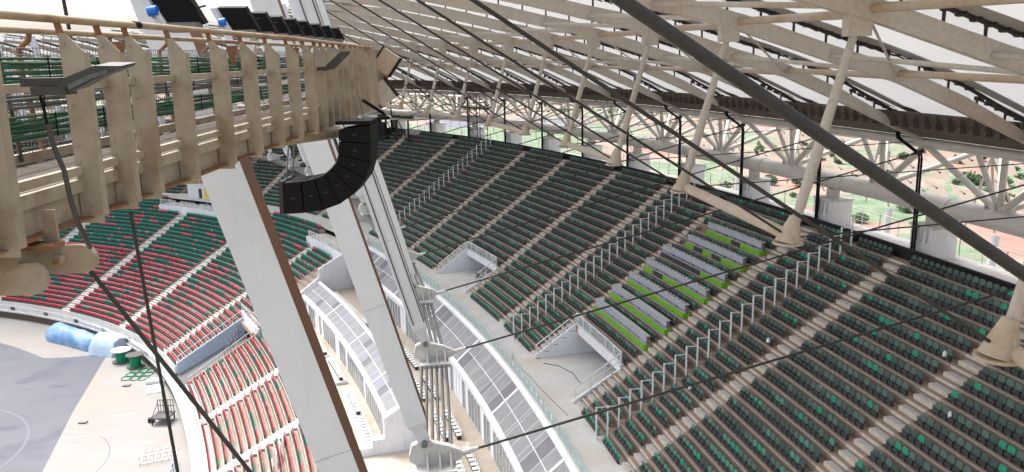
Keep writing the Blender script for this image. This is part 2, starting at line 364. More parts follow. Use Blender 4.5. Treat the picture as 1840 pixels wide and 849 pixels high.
# aisle stairs
nA = 0
for i, (sl, w) in enumerate(aisles):
    if sl > 130: break
    names = {-22.8: 'partly cut off by the lower right edge', -11.38: 'lower right, ending under the nearest hanging strut foot', 0.: 'between the two nearest big seat blocks', 10.2: 'beside the right ends of the press desks', 22.5: 'narrow, at the left ends of the press desks',
             32.54: 'left of the second line of white posts', 43.73: 'rising from the right side of the far entrance box', 56.4: 'rising from the left side of the far entrance box', 67.8: 'right of the farthest visible post line', 89.36: 'left of the farthest visible post line', 103.1: 'near the black speaker array', 114.5: 'seen beyond the white masts'}
    A = thing('aisle_stairs', 'grey concrete aisle steps '+names.get(sl, 'climbing the far end stand')+(', block %s' % ordw(nA) if sl not in names else ''), 'stairs', W(sl-w/2, 0, 0), 'aisle stairs of the upper tier'); nA += 1
    st = MB()
    for k in range(1, 24):
        inv = any(v0-.3 < sl-w/2 < v1+.3 for v0, v1 in VOMS) and k < 5
        if inv: continue
        d = k*RD-.04; q = MB()
        q.sbox(sl-w+.08, sl-.08, d-.40, d-.004, ZU(k-1)+.006, ZU(k-1)+.29)
        e_ = MB(); e_.sbox(sl-w+.04, sl-.04, d-.026, d+.10, ZU(k)-.10, ZU(k)+.014); e_.sbox(sl-w+.04, sl-.04, d-.43, d-.402, ZU(k-1)+.004, ZU(k-1)+.27)
        shadow = MB(); shadow.sbox(sl-w-.42, sl-w+.06, d-.62, d-.12, ZU(k-1)+.004, ZU(k-1)+.05)  # dark slab stands in for the end seat's shadow and side panel
        if sl < 60: q.build('stair_tread', 'step', A); e_.build('step_edge', 'cream', A)['kind'] = 'stuff'; shadow.build('seat_shadow_slab', 'pan', A)
        else: st.add(q.v, q.f); st.add(e_.v, e_.f, 1)
    if st.f: st.build('stair_flight', ['step', 'cream'], A)['kind'] = 'stuff'

q = MB(); a = U0S
while a < 130:
    q.sbox(a, a+.025, -2.5, -.05, .0, .003); a += 4.2
q.build('slab_joint', 'step', up)['kind'] = 'stuff'
# ------------------------------------------------------------------ seats
def seat_parts():
    a = MB(); w = .235
    def slab(pts, y0, y1, lean, mi=0, mb=a):
        n = len(pts); f = [(x, y0+lean*z, z) for x, z in pts]; bk = [(x, y1+lean*z, z) for x, z in pts]
        mb.add(f+bk, [tuple(range(n)), tuple(range(2*n-1, n-1, -1))]+[((i+1) % n, i, i+n, (i+1) % n+n) for i in range(n)], mi)
    back = MB(); slab([(-w, .30), (w, .30), (w+.005, .50), (w-.03, .61), (w-.11, .65), (-w+.11, .65), (-w+.03, .61), (-w-.005, .50)], .13, .175, .13, 0, back)
    pan = MB(); slab([(-w+.01, .09), (w-.01, .09), (w, .2), (w-.02, .32), (-w+.02, .32), (-w, .2)], .02, .10, .10, 0, pan)
    leg = MB(); leg.box(-.22, -.18, .05, .22, 0, .32).box(.18, .22, .05, .22, 0, .32).box(-.2205, .2205, .14, .19, .2, .26)
    return back, pan, leg
UPB, UPP, UPL = seat_parts()
ME_BACK = {c: UPB.mesh('backrest', c) for c in ('seat_dk', 'seat_mid', 'seat_br', 'seat_te')}
ME_PAN = UPP.mesh('seat_pan', 'pan'); ME_LEG = UPL.mesh('support_bracket', 'bracket')
def upper_color(k, near):
    r = random.random()
    if k < 11:
        if r < .62-.05*k: return 'seat_te'
        br, md = .80-.065*k, .35
    else: br, md = (.13 if near else .07), (.38 if near else .22)
    return 'seat_br' if r < br else ('seat_mid' if r < br+md else 'seat_dk')
bounds = sorted(aisles); upper = []
DESKS = [(10.45, 21.3)]
for (sa, wa), (sb, wb) in zip(bounds[:-1], bounds[1:]):
    lo, hi = sa+.06, sb-wb-.06
    if lo < -34: continue
    for k in range(24):
        a, b_ = lo, hi
        skip = False
        for v0, v1 in VOMS:
            if k < 5 and a < v1 and b_ > v0:
                if v0-a > .8: b_ = v0-.2
                elif b_-v1 > .8: a = v1+.2
                else: skip = True
        if skip or b_-a < .5: continue
        if k == 23 and (97 < (a+b_)/2 < 103): continue
        kap = float(np.interp((a+b_)/2, SS, K)); d = k*RD; step = .555/(1+kap*d); n = int((b_-a)/step)
        off = ((b_-a)-n*step)/2+step/2
        for j in range(n):
            s_ = a+off+j*step
            if any(abs(s_-pz) < .35 for pz in (3.96, 26.6, 77.2)): continue
            if abs(lo-10.26) < .3 and (k in (7, 9, 11, 13, 15, 17, 19) or (k == 5 and s_ > 21)): continue
            upper.append((s_, k))
cand = []
for i, (s_, k) in enumerate(upper):
    P = W(s_, k*RD+.1, ZU(k)+.5); q = px(P)
    if q and 0 < q[0] < 1840 and 0 < q[1] < 849: cand.append((q[2], i))
cand.sort(); near = set(i for _, i in cand[:300])
def block_name(s_):
    for (sa, wa), (sb, wb) in zip(bounds[:-1], bounds[1:]):
        if sa <= s_ <= sb: return sa
    return 0
BLK = {-22.8: 'to the right of the lower right aisle', -11.38: 'in the big lower right block between two aisles', 0.: 'by the nearest line of tall white posts'}
CW = {'seat_dk': 'dark green', 'seat_mid': 'dusty dull green', 'seat_br': 'bright green', 'seat_te': 'dusty teal green'}
def row_words(k):
    return 'the front row' if k == 0 else ('the low rows' if k < 9 else ('the middle rows' if k < 17 else 'the high rows'))
def place_root(name, P, s_):
    o = bpy.data.objects.new(name, None); COL.objects.link(o); o.location = P; o.empty_display_size = .1
    n = nrm(s_); o.rotation_euler = (0, 0, math.atan2(n.y, n.x)-math.pi/2); return o
far_seats = []
for i, (s_, k) in enumerate(upper):
    P = W(s_, k*RD+.10, ZU(k)+.02)
    if i in near:
        c = upper_color(k, True); o = place_root('folding_seat', P, s_)
        sa_ = block_name(s_); ns_ = int((s_-sa_)/.54*(1+.002*k))
        tag(o, '%s seat, %s row up, %s from the %s' % (CW[c], ordw(k), ordw(ns_), {-22.8: 'far right aisle', -11.38: 'lower right aisle', 0.: 'aisle beside the white posts'}.get(sa_, 'aisle by the desks')), 'seat', 'folding seats of the upper tier')
        for nm, me in (('backrest', ME_BACK[c]), ('seat_pan', ME_PAN), ('support_bracket', ME_LEG)):
            q = bpy.data.objects.new(nm, me); COL.objects.link(q); q.parent = o
    else: far_seats.append((s_, k, P))
def mass(name, seats, mats, matfn, lowpoly, label, cat, jit=0):
    """one mesh of many far seats: back + pan (+ bracket)"""
    tv = np.array([v for t_ in lowpoly for v in t_.v]); tf = []; tp = []; o = 0
    for pi, t_ in enumerate(lowpoly):
        for f in t_.f: tf.append([j+o for j in f]); tp.append(pi)
        o += len(t_.v)
    n = len(seats); P = np.array([q[2] for q in seats]); ss = np.array([q[0] for q in seats]); f = np.interp(ss, SS, PHI)
    nx, ny = np.cos(f), np.sin(f); V = np.empty((n, len(tv), 3))
    V[:, :, 0] = P[:, None, 0]-ny[:, None]*tv[None, :, 0]+nx[:, None]*tv[None, :, 1]
    V[:, :, 1] = P[:, None, 1]+nx[:, None]*tv[None, :, 0]+ny[:, None]*tv[None, :, 1]
    V[:, :, 2] = P[:, None, 2]+tv[None, :, 2]
    lt = np.array([len(x) for x in tf]); ls = np.concatenate([[0], np.cumsum(lt)[:-1]]); li = np.array([j for x in tf for j in x])
    me = bpy.data.meshes.new(name); me.vertices.add(n*len(tv)); me.vertices.foreach_set('co', V.ravel())
    me.loops.add(n*len(li)); me.loops.foreach_set('vertex_index', (li[None, :]+(np.arange(n)*len(tv))[:, None]).ravel().astype(np.int32))
    me.polygons.add(n*len(tf)); me.polygons.foreach_set('loop_start', (ls[None, :]+(np.arange(n)*len(li))[:, None]).ravel().astype(np.int32))
    me.polygons.foreach_set('loop_total', np.tile(lt, n).astype(np.int32))
    cidx = np.array([matfn(q) for q in seats]); tpa = np.array(tp)
    mi = np.where(tpa[None, :] == 0, cidx[:, None], len(mats)-1); me.polygons.foreach_set('material_index', mi.ravel().astype(np.int32))
    for q in mats: me.materials.append(M[q])
    me.update(calc_edges=True); me.validate(); ob = bpy.data.objects.new(name, me); COL.objects.link(ob)
    return tag(ob, label, cat, kind='stuff')
def low_back(w=.235, zb_=.30, pt=.33):
    b_ = MB(); h_ = .65 if zb_ == .30 else .80; pts = [(-w, zb_), (w, zb_), (w, h_-.11), (w-.09, h_), (-w+.09, h_), (-w, h_-.11)]; n = 6
    b_.add([(x, .13+.13*z, z) for x, z in pts]+[(x, .18+.13*z, z) for x, z in pts], [tuple(range(n)), tuple(range(2*n-1, n-1, -1))]+[((i+1) % n, i, i+n, (i+1) % n+n) for i in range(n)])
    p_ = MB(); p_.box(-w+.01, w-.01, .03, .14, .11 if zb_ == .30 else .015, pt); l_ = MB(); l_.box(-.2, .2, .08, .2, 0, .11); return [b_, p_, l_]
UM = ['seat_dk', 'seat_mid', 'seat_br', 'seat_te', 'pan']
mass('upper_tier_seats', far_seats, UM, lambda q: UM.index(upper_color(q[1], False)), low_back(), 'rows of dark green folding seats filling the rest of the upper tier', 'seats')

# ------------------------------------------------------------------ white post fences that part the blocks
for name_s, lab in ((3.96, 'nearest tall white post fence climbing the seats right of the press desks'), (26.6, 'tall white post fence climbing the seats left of the press desks'), (77.2, 'farthest tall white post fence climbing the distant seats')):
    F_ = thing('block_fence', lab, 'fence', W(name_s, 0, 0), 'white post fences between seat blocks'); wire = MB()
    for k in range(0, 24):
        d = k*RD-.12; zb = ZU(max(k-1, 0)) if k else 0.; zt_ = zb+2.55; P = W(name_s, d, zb); Q = W(name_s, d, zt_)
        MB().tube(P, Q, .07, 8).build('fence_post', 'white', F_)
        if k < 23:
            d2 = d+RD; MB().obb(W(name_s-.02, d+.05, zt_-.07), nrm(name_s)*(RD-.1), tan(name_s)*.045, (0, 0, .055)).build('top_rail', 'white', F_)
            MB().obb(W(name_s-.02, d+.05, ZU(k)+.12), nrm(name_s)*(RD-.1), tan(name_s)*.04, (0, 0, .04)).build('bottom_rail', 'nosing', F_)
            for j in range(1, 6):
                z_ = ZU(k)+.12+j*.3
                if z_ < zt_-.15: wire.tube(W(name_s, d+.05, z_), W(name_s, d2-.05, z_), .008, 4, cap=False)
    wire.build('infill_wire', 'mesh', F_)['kind'] = 'stuff'

# ------------------------------------------------------------------ entrance boxes (vomitories)
def rail_run(mb, pts, h=1.0, mid=(.5,), r=.028, posts=True):
    for a, b_ in zip(pts[:-1], pts[1:]):
        a, b_ = Vector(a), Vector(b_); mb.tube(a+Vector((0, 0, h)), b_+Vector((0, 0, h)), r*1.25, 6)
        for q in mid: mb.tube(a+Vector((0, 0, h*q)), b_+Vector((0, 0, h*q)), r*.7, 5)
        if posts:
            n = max(1, int(round((b_-a).length/1.6)))
            for i in range(n+1):
                P = a.lerp(b_, i/n); mb.tube(P, P+Vector((0, 0, h)), r, 6)
for i, (v0, v1) in enumerate(VOMS[:3]):
    lab = ['white walled entrance opening in the seats below the press desks', 'white walled entrance opening left of it, with a small black box on its floor', 'far white entrance box at the end of the white suites, half hidden by a mast'][i]
    V = thing('stand_entrance', lab, 'entrance', W((v0+v1)/2, 0, 0), 'entrances cut into the upper tier')
    dB = 5*RD-.1; zB = ZU(5)
    for sv, sg, nm in ((v0, 1, 'right_wall'), (v1, -1, 'left_wall')):
        mb = MB(); tt = tan(sv)*.22*sg; n_ = nrm(sv)
        poly = [W(sv, .15, .005), W(sv, 7.4, .005), W(sv, 7.4, zB-.25), W(sv, dB, zB-.25 if sg > 0 else zB+.1), W(sv, .15, .25)] if sg > 0 else [W(sv, .15, .005), W(sv, 7.4, .005), W(sv, 7.4, zB-.25), W(sv, dB+.02, zB-.25), W(sv, dB, zB+.1), W(sv, .15, .3)]
        mb.prism(poly, tt); mb.build('side_wall', 'wall', V)
        r_ = MB(); rail_run(r_, [W(sv+.1*sg, .3, .25), W(sv+.1*sg, dB, zB)], 1.0, (.45,), .045); r_.build('side_railing', 'white', V)
    mb = MB(); mb.sbox(v0, v1, dB, dB+.25, 2.05, zB+.12); mb.build('lintel', 'white', V)
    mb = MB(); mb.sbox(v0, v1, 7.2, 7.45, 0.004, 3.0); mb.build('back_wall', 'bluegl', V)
    mb = MB(); mb.sbox(v0+4.6, v0+5.3, 6.2, 6.9, .005, 2.2); mb.build('pier', 'wall', V)
    r_ = MB(); rail_run(r_, [W(v0+.1, dB+.1, zB+.1), W((v0+v1)/2, dB+.1, zB+.1), W(v1-.1, dB+.1, zB+.1)], 1.0, (.12, .3, .48, .66, .84), .042); r_.build('back_railing', 'white', V)
mb = MB(); P = W(50.2, 4.0, 0.01); mb.box(P.x-.25, P.x+.25, P.y-.25, P.y+.25, P.z, P.z+.5); mb.box(P.x-.2, P.x+.2, P.y-.3, P.y-.25, P.z+.08, P.z+.42, 1)
tag(mb.build('monitor_box', ['black', 'grey']), 'small black box standing on the entrance floor by its wall', 'box')
mb = MB(); mb.path([W(19.6, .5+.05*i, .03+.02*(i % 2)) for i in range(2)]+[W(18.5, 1.6, .03), W(16.5, 2.2, .03), W(14.2, 2.0, .03)], .03, 6)
tag(mb.build('loose_cable', 'cable'), 'thin dark cable lying on the entrance floor under the press desks', 'cable')
mb = MB(); mb.path([W(23, -1.4, .03), W(21, -1.9, .03), W(17, -1.6, .03), W(12, -1.3, .03), W(8.5, -.9, .03)], .02, 6)
tag(mb.build('floor_cable', 'greyc'), 'thin grey cable snaking along the concourse beside the glass', 'cable')
# press desks
for i, (k, s0, s1) in enumerate([(7, 10.4, 21.4), (9, 10.4, 21.5), (11, 10.6, 21.4), (13, 10.4, 21.4), (15, 10.6, 21.4), (17, 10.8, 19.9), (19, 10.9, 19.3)]):
    d = k*RD+.10; zf = ZU(k); zt_ = zf+1.30
    D_ = thing('press_desk', '%s long grey press desk with lime green front, counting up from the entrance' % ordw(i), 'desk', W((s0+s1)/2, d, zf), 'press desks in the upper tier')
    nb = 6; L_ = (s1-s0)/nb
    gap = {4: [2, 3, 4, 5], 2: [], 3: [4], 5: [2, 4], 6: [2]}.get(i, [])
    zp = zf+.42
    MB().sbox(s0+.02, s1, d+.052, d+.72, zf+.01, zp).build('platform', 'step', D_)
    for j in range(nb):
        a, b_ = s0+j*L_, s0+(j+1)*L_
        MB().sbox(a+.02, b_-.02, d+.22, d+.27, zp+.20, zp+.66).build('desk_front_panel', 'desk', D_)
        MB().sbox(a+.005, b_-.005, d+.17, d+.60, zp+.663, zp+.70).build('desk_top', 'desktop', D_)
        MB().sbox(a+.005, b_-.005, d+.0, d+.05, zf+.02, zp+.004).build('green_panel', 'lime' if j not in gap else 'dark', D_)
        MB().sbox(a-.03, a+.03, d+.272, d+.5, zp+.002, zp+.66).build('desk_leg', 'grey', D_)
        if i > 1:
            for u in (.25, .55, .85): MB().sbox(a+L_*u-.12, a+L_*u+.1, d+.36, d+.50, zp+.702, zp+.72).build('socket_plate', 'black', D_)
    MB().sbox(s0-.03, s0+.018, d+.0, d+.78, zf+.02, zp+.002).build('end_panel', 'lime', D_)
    MB().sbox(s0+.0, s0+.05, d+.28, d+.5, zp+.004, zp+.66).build('desk_leg', 'grey', D_)
# white scraps on the seats
for lab, (s_, k) in {'white paper bag hanging off a seat at the aisle end': (-10.9, 18), 'scrap of white paper lying on a brown tread': (-6.5, 12.6), 'white paper stuck to a seat by the nearest aisle': (.4, 13), 'white scrap left on a seat near the white posts': (1.6, 7), 'pale rag hanging over the seats at far right': (-14.5, 15.3)}.items():
    P = W(s_, k*RD-.05, ZU(int(k))+.32); mb = MB()
    mb.add([P+Vector(v) for v in ((-.13, 0, 0), (.12, .03, -.04), (.15, .1, .22), (.02, .08, .34), (-.12, .02, .26), (0, -.08, .14))], [(0, 1, 5), (1, 2, 5), (2, 3, 5), (3, 4, 5), (4, 0, 5), (0, 4, 3, 2, 1)])
    tag(mb.build('paper_scrap', 'paper'), lab, 'paper')

# ------------------------------------------------------------------ glass balustrade along the concourse edge
G_ = thing('glass_balustrade', 'pale green glass balustrade along the concourse edge above the suites', 'balustrade', W(30, -2.55, 0))
s_ = -24.
while s_ < 75:
    MB().sbox(s_+.02, s_+1.42, -2.58, -2.555, .06, 1.08).build('glass_panel', 'bglass', G_)
    MB().sbox(s_+.55, s_+.75, -2.60, -2.585, .55, .85).build('clip_plate', 'white', G_) if int(s_*2) % 3 == 0 else None
    s_ += 1.45
# ------------------------------------------------------------------ suites
S0, S1 = -24., 75.3
SU = thing('upper_suite', 'upper row of white framed glass suites with grey panelled roof', 'suite', W(30, -4, -6))
SL = thing('lower_suite', 'lower row of white framed glass suites with grey panelled roof', 'suite', W(50, -11.5, -9.5))
def suite(root, s0, s1, do, zo, di, zi, zf, shift):
    sl_ = (zo-zi)/(do-di)
    mb = MB(); mb.sweep([(do, zo), (do, zo-.28), (di, zi-.28), (di, zi)], s0, s1, 2.5); mb.build('roof_deck', 'white', root)
    mb = MB(); mb.sweep([(do+.02, zo+.14), (do+.02, zo-.3), (do-.24, zo-.3+0), (do-.24, zo+.14-.24*sl_)], s0, s1, 2.5); mb.build('outer_fascia', 'white', root)
    mb = MB(); mb.sweep([(di+.28, zi+.10+.28*sl_), (di-.03, zi+.08), (di-.03, zi-.42), (di+.28, zi-.42)], s0, s1, 2.5); mb.build('inner_fascia', 'white', root)
    a = s0+.3; j = 0; dm = (do-.26+di+.30)/2
    while a < s1-.6:
        wd = [1.9, 2.0, .9, 1.9, 1.85, .5, 1.9, 2.0][(j+shift) % 8]; e = min(a+wd, s1-.1)
        for da, db in ((do-.28, dm+.03), (dm-.03, di+.31)):
            c = 'panel'; r = random.random()
            if (j % 7 == 3 and r < .55) or r < .06: c = 'panel_d'
            elif r > .80 and root is SL: c = 'panel_l'
            za, zb = zo+(da-do)*sl_+.012, zo+(db-do)*sl_+.012
            q = MB(); A_, B_ = a+.035, e-.035
            q.add([W(A_, da, za), W(B_, da, za), W(B_, db, zb), W(A_, db, zb), W(A_, da, za-.03), W(B_, da, za-.03), W(B_, db, zb-.03), W(A_, db, zb-.03)], [(0, 3, 2, 1), (4, 5, 6, 7), (0, 1, 5, 4), (1, 2, 6, 5), (2, 3, 7, 6), (3, 0, 4, 7)])
            q.build('roof_panel', c, root)
        if (j+shift) % 8 == 7:
            q = MB(); q.add([W(e-.0, do-.2, zo-.2*sl_+.10), W(e+.34, do-.2, zo-.2*sl_+.10), W(e+.34, di+.2, zi+.2*sl_+.10), W(e, di+.2, zi+.2*sl_+.10)]+[W(e, do-.2, zo-.2*sl_-.05), W(e+.34, do-.2, zo-.2*sl_-.05), W(e+.34, di+.2, zi+.2*sl_-.05), W(e, di+.2, zi+.2*sl_-.05)], [(0, 3, 2, 1), (4, 5, 6, 7), (0, 1, 5, 4), (1, 2, 6, 5), (2, 3, 7, 6), (3, 0, 4, 7)]); q.build('cross_beam', 'white', root); e += .34
        a = e; j += 1
    # glass front
    df = di+.15; a = s0+.1
    while a < s1-.5:
        MB().sbox(a, a+.10, df-.06, df+.06, zf+.005, zi-.42).build('mullion', 'white', root)
        MB().sbox(a+.1, a+1.18, df-.02, df+.02, zf+.01, zi-.43).build('glass_pane', 'dglass' if random.random() < .8 else 'wall', root)
        a += 1.18
    mb = MB(); mb.sweep([(df+2.3, zf), (df+2.3, zi-.2), (df+2.4, zi-.2), (df+2.4, zf)], s0, s1, 3); mb.build('inner_wall', 'wall', root)
suite(SU, S0, S1, -2.62, -.32, -5.5, -2.75, -6.2, 0)
suite(SL, 27.3, S1, -10.3, -4.55, -13.0, -6.25, -9.5, 3)
mb = MB(); mb.sweep([(-2.7, -.36), (-2.62, -.36), (-2.62, -6.3), (-2.7, -6.3)], S0, S1, 3); mb.build('rear_wall', 'wall', SU)
mb = MB(); mb.sweep([(-2.6, -6.2), (-2.6, -6.6), (-10.28, -6.6), (-10.28, -6.2)], S0, S1, 3); tag(mb.build('upper_terrace', 'terr'), 'pale upper terrace floor in front of the upper suites', 'terrace', kind='structure')
mb = MB(); mb.sweep([(-10.05, -6.195), (-10.05, -4.75), (-10.28, -4.75), (-10.28, -6.195)], 27.3, S1, 3); mb.build('terrace_parapet', 'white', SL)
mb = MB(); mb.sweep([(-10.28, -9.5), (-10.28, -9.9), (-19.4, -9.9), (-19.4, -9.5)], S0, S1, 3); tag(mb.build('lower_terrace', 'terr'), 'beige tiled lower terrace in front of the lower suites', 'terrace', kind='structure')
mb = MB(); mb.sweep([(-10.2, -6.62), (-10.28, -6.62), (-10.28, -9.5), (-10.2, -9.5)], S0, 27.3, 3); mb.build('retaining_wall', 'wall', SU)
mb = MB(); mb.sweep([(-19.2, -9.5), (-19.2, -8.7), (-19.4, -8.7), (-19.4, -9.9-1)], S0, S1, 3); tag(mb.build('terrace_wall', 'white'), 'low white wall along the front of the lower terrace', 'wall')
# long bench ledge on the upper terrace
mb = MB(); mb.sweep([(-8.6, -6.19), (-8.6, -5.75), (-9.2, -5.75), (-9.2, -6.19)], 56, 73, 2); tag(mb.build('terrace_bench', 'concrete'), 'long low grey bench on the upper terrace by the end wall', 'bench')
# end walls of the suites
mb = MB(); poly = [(-14.4, -10.4), (-14.4, -6.6), (-10.3, -3.9), (-10.3, -2.7), (-5.4, -.4), (-2.6, 1.0), (-2.6, -10.4)]
mb.prism([W(75.45, d, z) for d, z in poly], tan(75.45)*.4); tag(mb.build('suite_end_wall', 'white'), 'stepped white wall closing the far end of the suites', 'wall')
mb = MB(); poly = [(-10.15, -9.49), (-10.15, -4.3), (-13.2, -6.0), (-13.2, -8.0), (-14.4, -8.0), (-14.4, -8.7), (-16., -8.7), (-16., -9.49)]
mb.prism([W(27.1, d, z) for d, z in poly], -tan(27.1)*.9); tag(mb.build('suite_near_wall', 'white'), 'stepped white block closing the near end of the lower suites', 'wall')
# white chairs on the terraces
def chair_mesh():
    b_ = MB(); b_.box(-.22, .22, .18, .23, .42, .86); b_.box(-.23, .23, -.24, .2, .38, .45)
    l_ = MB(); l_.box(-.2, .2, -.18, .2, 0, .36); return b_.mesh('chair_shell', 'chair'), l_.mesh('chair_base', 'bracket')
CH, CB = chair_mesh()
def chairs(s0, s1, d, z, lab, grp):
    n = int((s1-s0)/.78)
    for i in range(n):
        o = place_root('terrace_chair', W(s0+.4+i*.78, d, z), s0+.4+i*.78); tag(o, lab, 'chair', grp)
        for nm, me in (('chair_shell', CH), ('chair_base', CB)):
            q = bpy.data.objects.new(nm, me); COL.objects.link(q); q.parent = o
for i, (a, b_) in enumerate([(27.2, 34.5), (35.4, 42.3), (46.2, 54.6), (56, 63)]):
    mb = MB(); mb.sbox(a-.3, b_+.2, -15.1, -13.8, -9.495, -9.15); tag(mb.build('chair_plinth', 'concrete'), 'low pale plinth under the %s row of white chairs from the near end' % ordw(i), 'plinth', 'chair plinths on the lower terrace')
    chairs(a, b_, -14.4, -9.15, 'white chair on the lower terrace in the %s row from the near end' % ordw(i), 'white chairs on the lower terrace')
for i, (a, b_) in enumerate([(12, 18), (19.5, 26.5), (29, 36), (38, 45), (47.5, 54.5)]):
    chairs(a, b_, -7.4, -6.2, 'white chair on the upper terrace in the %s row from the near end' % ordw(i), 'white chairs on the upper terrace')
    chairs(a, b_, -8.6, -6.2, 'white chair on the upper terrace front line, %s row from the near end' % ordw(i), 'white chairs on the upper terrace')

# ------------------------------------------------------------------ lower bowl
low = thing('lower_grandstand', 'pale concrete lower tier of red and green seats curving round the ground', 'grandstand', W(100, -29, -18))
SHR = .27
def LS(s0, k): return s0-SHR*k
L_A = [(42.8+1.6, 1.9), (62, 2.0), (97.7, 2.2), (122.4, 2.6), (146.6, 2.6), (171, 2.6), (195, 2.6)]
q = 219.
while q < 2*S_END-5: L_A.append((q, 2.)); q += 24
L_OPEN = (77.2, 87.6)
for k in range(0, 31):
    d0, d1 = DL(k)-.06, DL(k+1)-.05; z0 = ZL(k-1) if k else -18.; z1 = ZL(k)
    prof = [(d0, z0-.1), (d0, z1), (d1, z1), (d1, z0-.1)]; mb = MB()
    if k < 12: segs = [(-5, L_OPEN[0]-.26*k if k < 12 else 76), ((L_OPEN[1]-.3*k) if k < 11 else 76.2, 2*S_END-20)]
    elif k < 27: segs = [(76.2, 2*S_END-20)]
    else: segs = [(92.5, 125.5), (146.5, 2*S_END-20)]
    for a, b_ in segs: mb.sweep(prof, a, b_, 3)
    mb.build('terrace_step', 'lowcon' if k else 'concrete', low)
for i, (sa, w) in enumerate(L_A[:7]):
    st = MB(); k1 = 12 if sa < 77 else (27 if sa < 110 or 140 < sa < 150 else 31)
    for k in range(1, k1):
        s_ = LS(sa, k); d = DL(k)-.06; st.sbox(s_-w, s_, d-.42, d-.003, ZL(k-1)+.005, ZL(k-1)+.285); st.sbox(s_-w, s_, d+.0, d+.4, ZL(k)+.004, ZL(k)+.012)
    A = thing('lower_aisle_stairs', 'pale aisle steps in the lower tier, %s aisle from the near end' % ordw(i), 'stairs', W(LS(sa, 5)-w/2, DL(5), ZL(5)), 'aisle stairs of the lower tier')
    st.build('stair_flight', 'concrete', A)['kind'] = 'stuff'
lows = []; ls = sorted(L_A)
for (sa, wa), (sb, wb) in zip([(18, 0)]+ls, ls+[(2*S_END-20, 0)]):
    for k in range(0, 31):
        if k > 11 and sb < 90: continue
        a, b_ = LS(sa, k)+.1, LS(sb, k)-wb-.1
        for (x, y) in [(a, b_)] if not (sa < 77 < sb) else [(a, L_OPEN[0]-.26*k-.3), (L_OPEN[1]-.3*k+.3, b_)]:
            if k > 11 and x < 77: x = 77
            kap = float(np.interp((x+y)/2, SS, K)); step = .54/max(.3, 1+kap*DL(k)); n = int((y-x)/step) if y > x else 0
            for j in range(n):
                s_ = x+step*(j+.5)
                if k > 26 and (s_ < 93 or 125 < s_ < 147): continue
                lows.append((s_, k, W(s_, DL(k)+.05, ZL(k)+.01)))
def patch(s_, k): return math.sin(s_*.9+k*1.7)+math.sin(s_*.37-k*.8+2)
LMm = ['red', 'pink', 'lgreen', 'lgrey', 'pan']
def lowcol(q):
    s_, k, P = q; r = random.random(); cell = int(s_/(.54*5))*31+k*17; rr = random.Random(cell).random()
    if k == 0: return 0
    if s_ < 78:
        return 2 if rr < .12 else (0 if r < .55 else 1) if r > .06 else 3
    thr = 15.5-max(0, (110-s_)*.1)
    if k > thr: return (1 if rr < .10 else 2) if r > .08 else (3 if r > .05 else 1)
    return (2 if rr < .05+.012*k else (1 if rr < .96 else 3)) if r > .15 else (3 if r > .10 else 0)
mass('lower_tier_seats', lows, LMm, lowcol, low_back(.26, .31, .33), 'red and green seats filling the curved lower tier', 'seats')
# upper edge of the lower tier at the end: wall, walkway and white railing
mb = MB()
for a, b_ in ((76.2, 92.4), (125.6, 146.4)): mb.sweep([(DL(27)-.05, ZL(26)-.2), (DL(27)-.05, -1.0), (DL(27)+.2, -1.0), (DL(27)+.2, ZL(26)-.2)], a, b_, 3)
tag(mb.build('walkway_wall', 'wall'), 'pale wall at the top of the lower tier along the end walkway', 'wall')
mb = MB(); mb.sweep([(DL(31)-.06, -.002), (-2.5, -.002), (-2.5, -.3), (DL(31)-.06, -.3)], 76.2, 2*S_END-20, 3)
for a, b_ in ((76.2, 92.4), (125.6, 146.4)): mb.sweep([(DL(27)+.2, -1.02), (DL(31), -1.02), (DL(31), -1.4), (DL(27)+.2, -1.4)], a, b_, 3)
struct(mb.build('walkway', 'concrete'))
for i, (a, b_) in enumerate([(78, 84.), (85.5, 91.5), (126, 133), (134.5, 139.5), (141, 146)]):
    r_ = MB(); pts = [W(a+(b_-a)*j/4, DL(27)+.1, -1.) for j in range(5)]; rail_run(r_, pts, 1.05, (.2, .36, .52, .68, .84), .04)
    tag(r_.build('walkway_railing', 'white'), 'white railing at the top of the lower tier, %s run from the suites' % ordw(i), 'railing', 'white railings along the end walkway')
# the far lower entrance with the yellow wall
E_ = thing('end_entrance', 'small far entrance with a yellow wall and white railings under red seats', 'entrance', W(137, -7, 0))
MB().sbox(131.5, 143, -2.2, -1.9, .0, 2.6).build('back_wall', 'white', E_); MB().sbox(133.6, 137.4, -2.35, -2.205, .1, 2.3).build('yellow_panel', 'yellow', E_)
MB().sbox(138.4, 139.2, -2.35, -2.205, .1, 2.0).build('door', 'dark', E_); MB().sbox(131.8, 133.2, -2.35, -2.205, .3, 2.3).build('door', 'dark', E_)
MB().sbox(131, 143.4, -2.3, 1.2, 2.62, 2.9).build('canopy_slab', 'white', E_)
for j in range(14):
    MB().sbox(131.6+j*.8, 132.2+j*.8, -1.2, -.8, 2.92, 3.6).build('red_seat', 'red', E_)
r_ = MB(); rail_run(r_, [W(131, -2.3, 2.9), W(137, -2.3, 2.9), W(143.2, -2.3, 2.9)], 1., (.4, .7), .04); rail_run(r_, [W(131, -6.3, 0), W(131, -2.3, 2.6)], 1., (.5,), .04); r_.build('railing', 'white', E_)
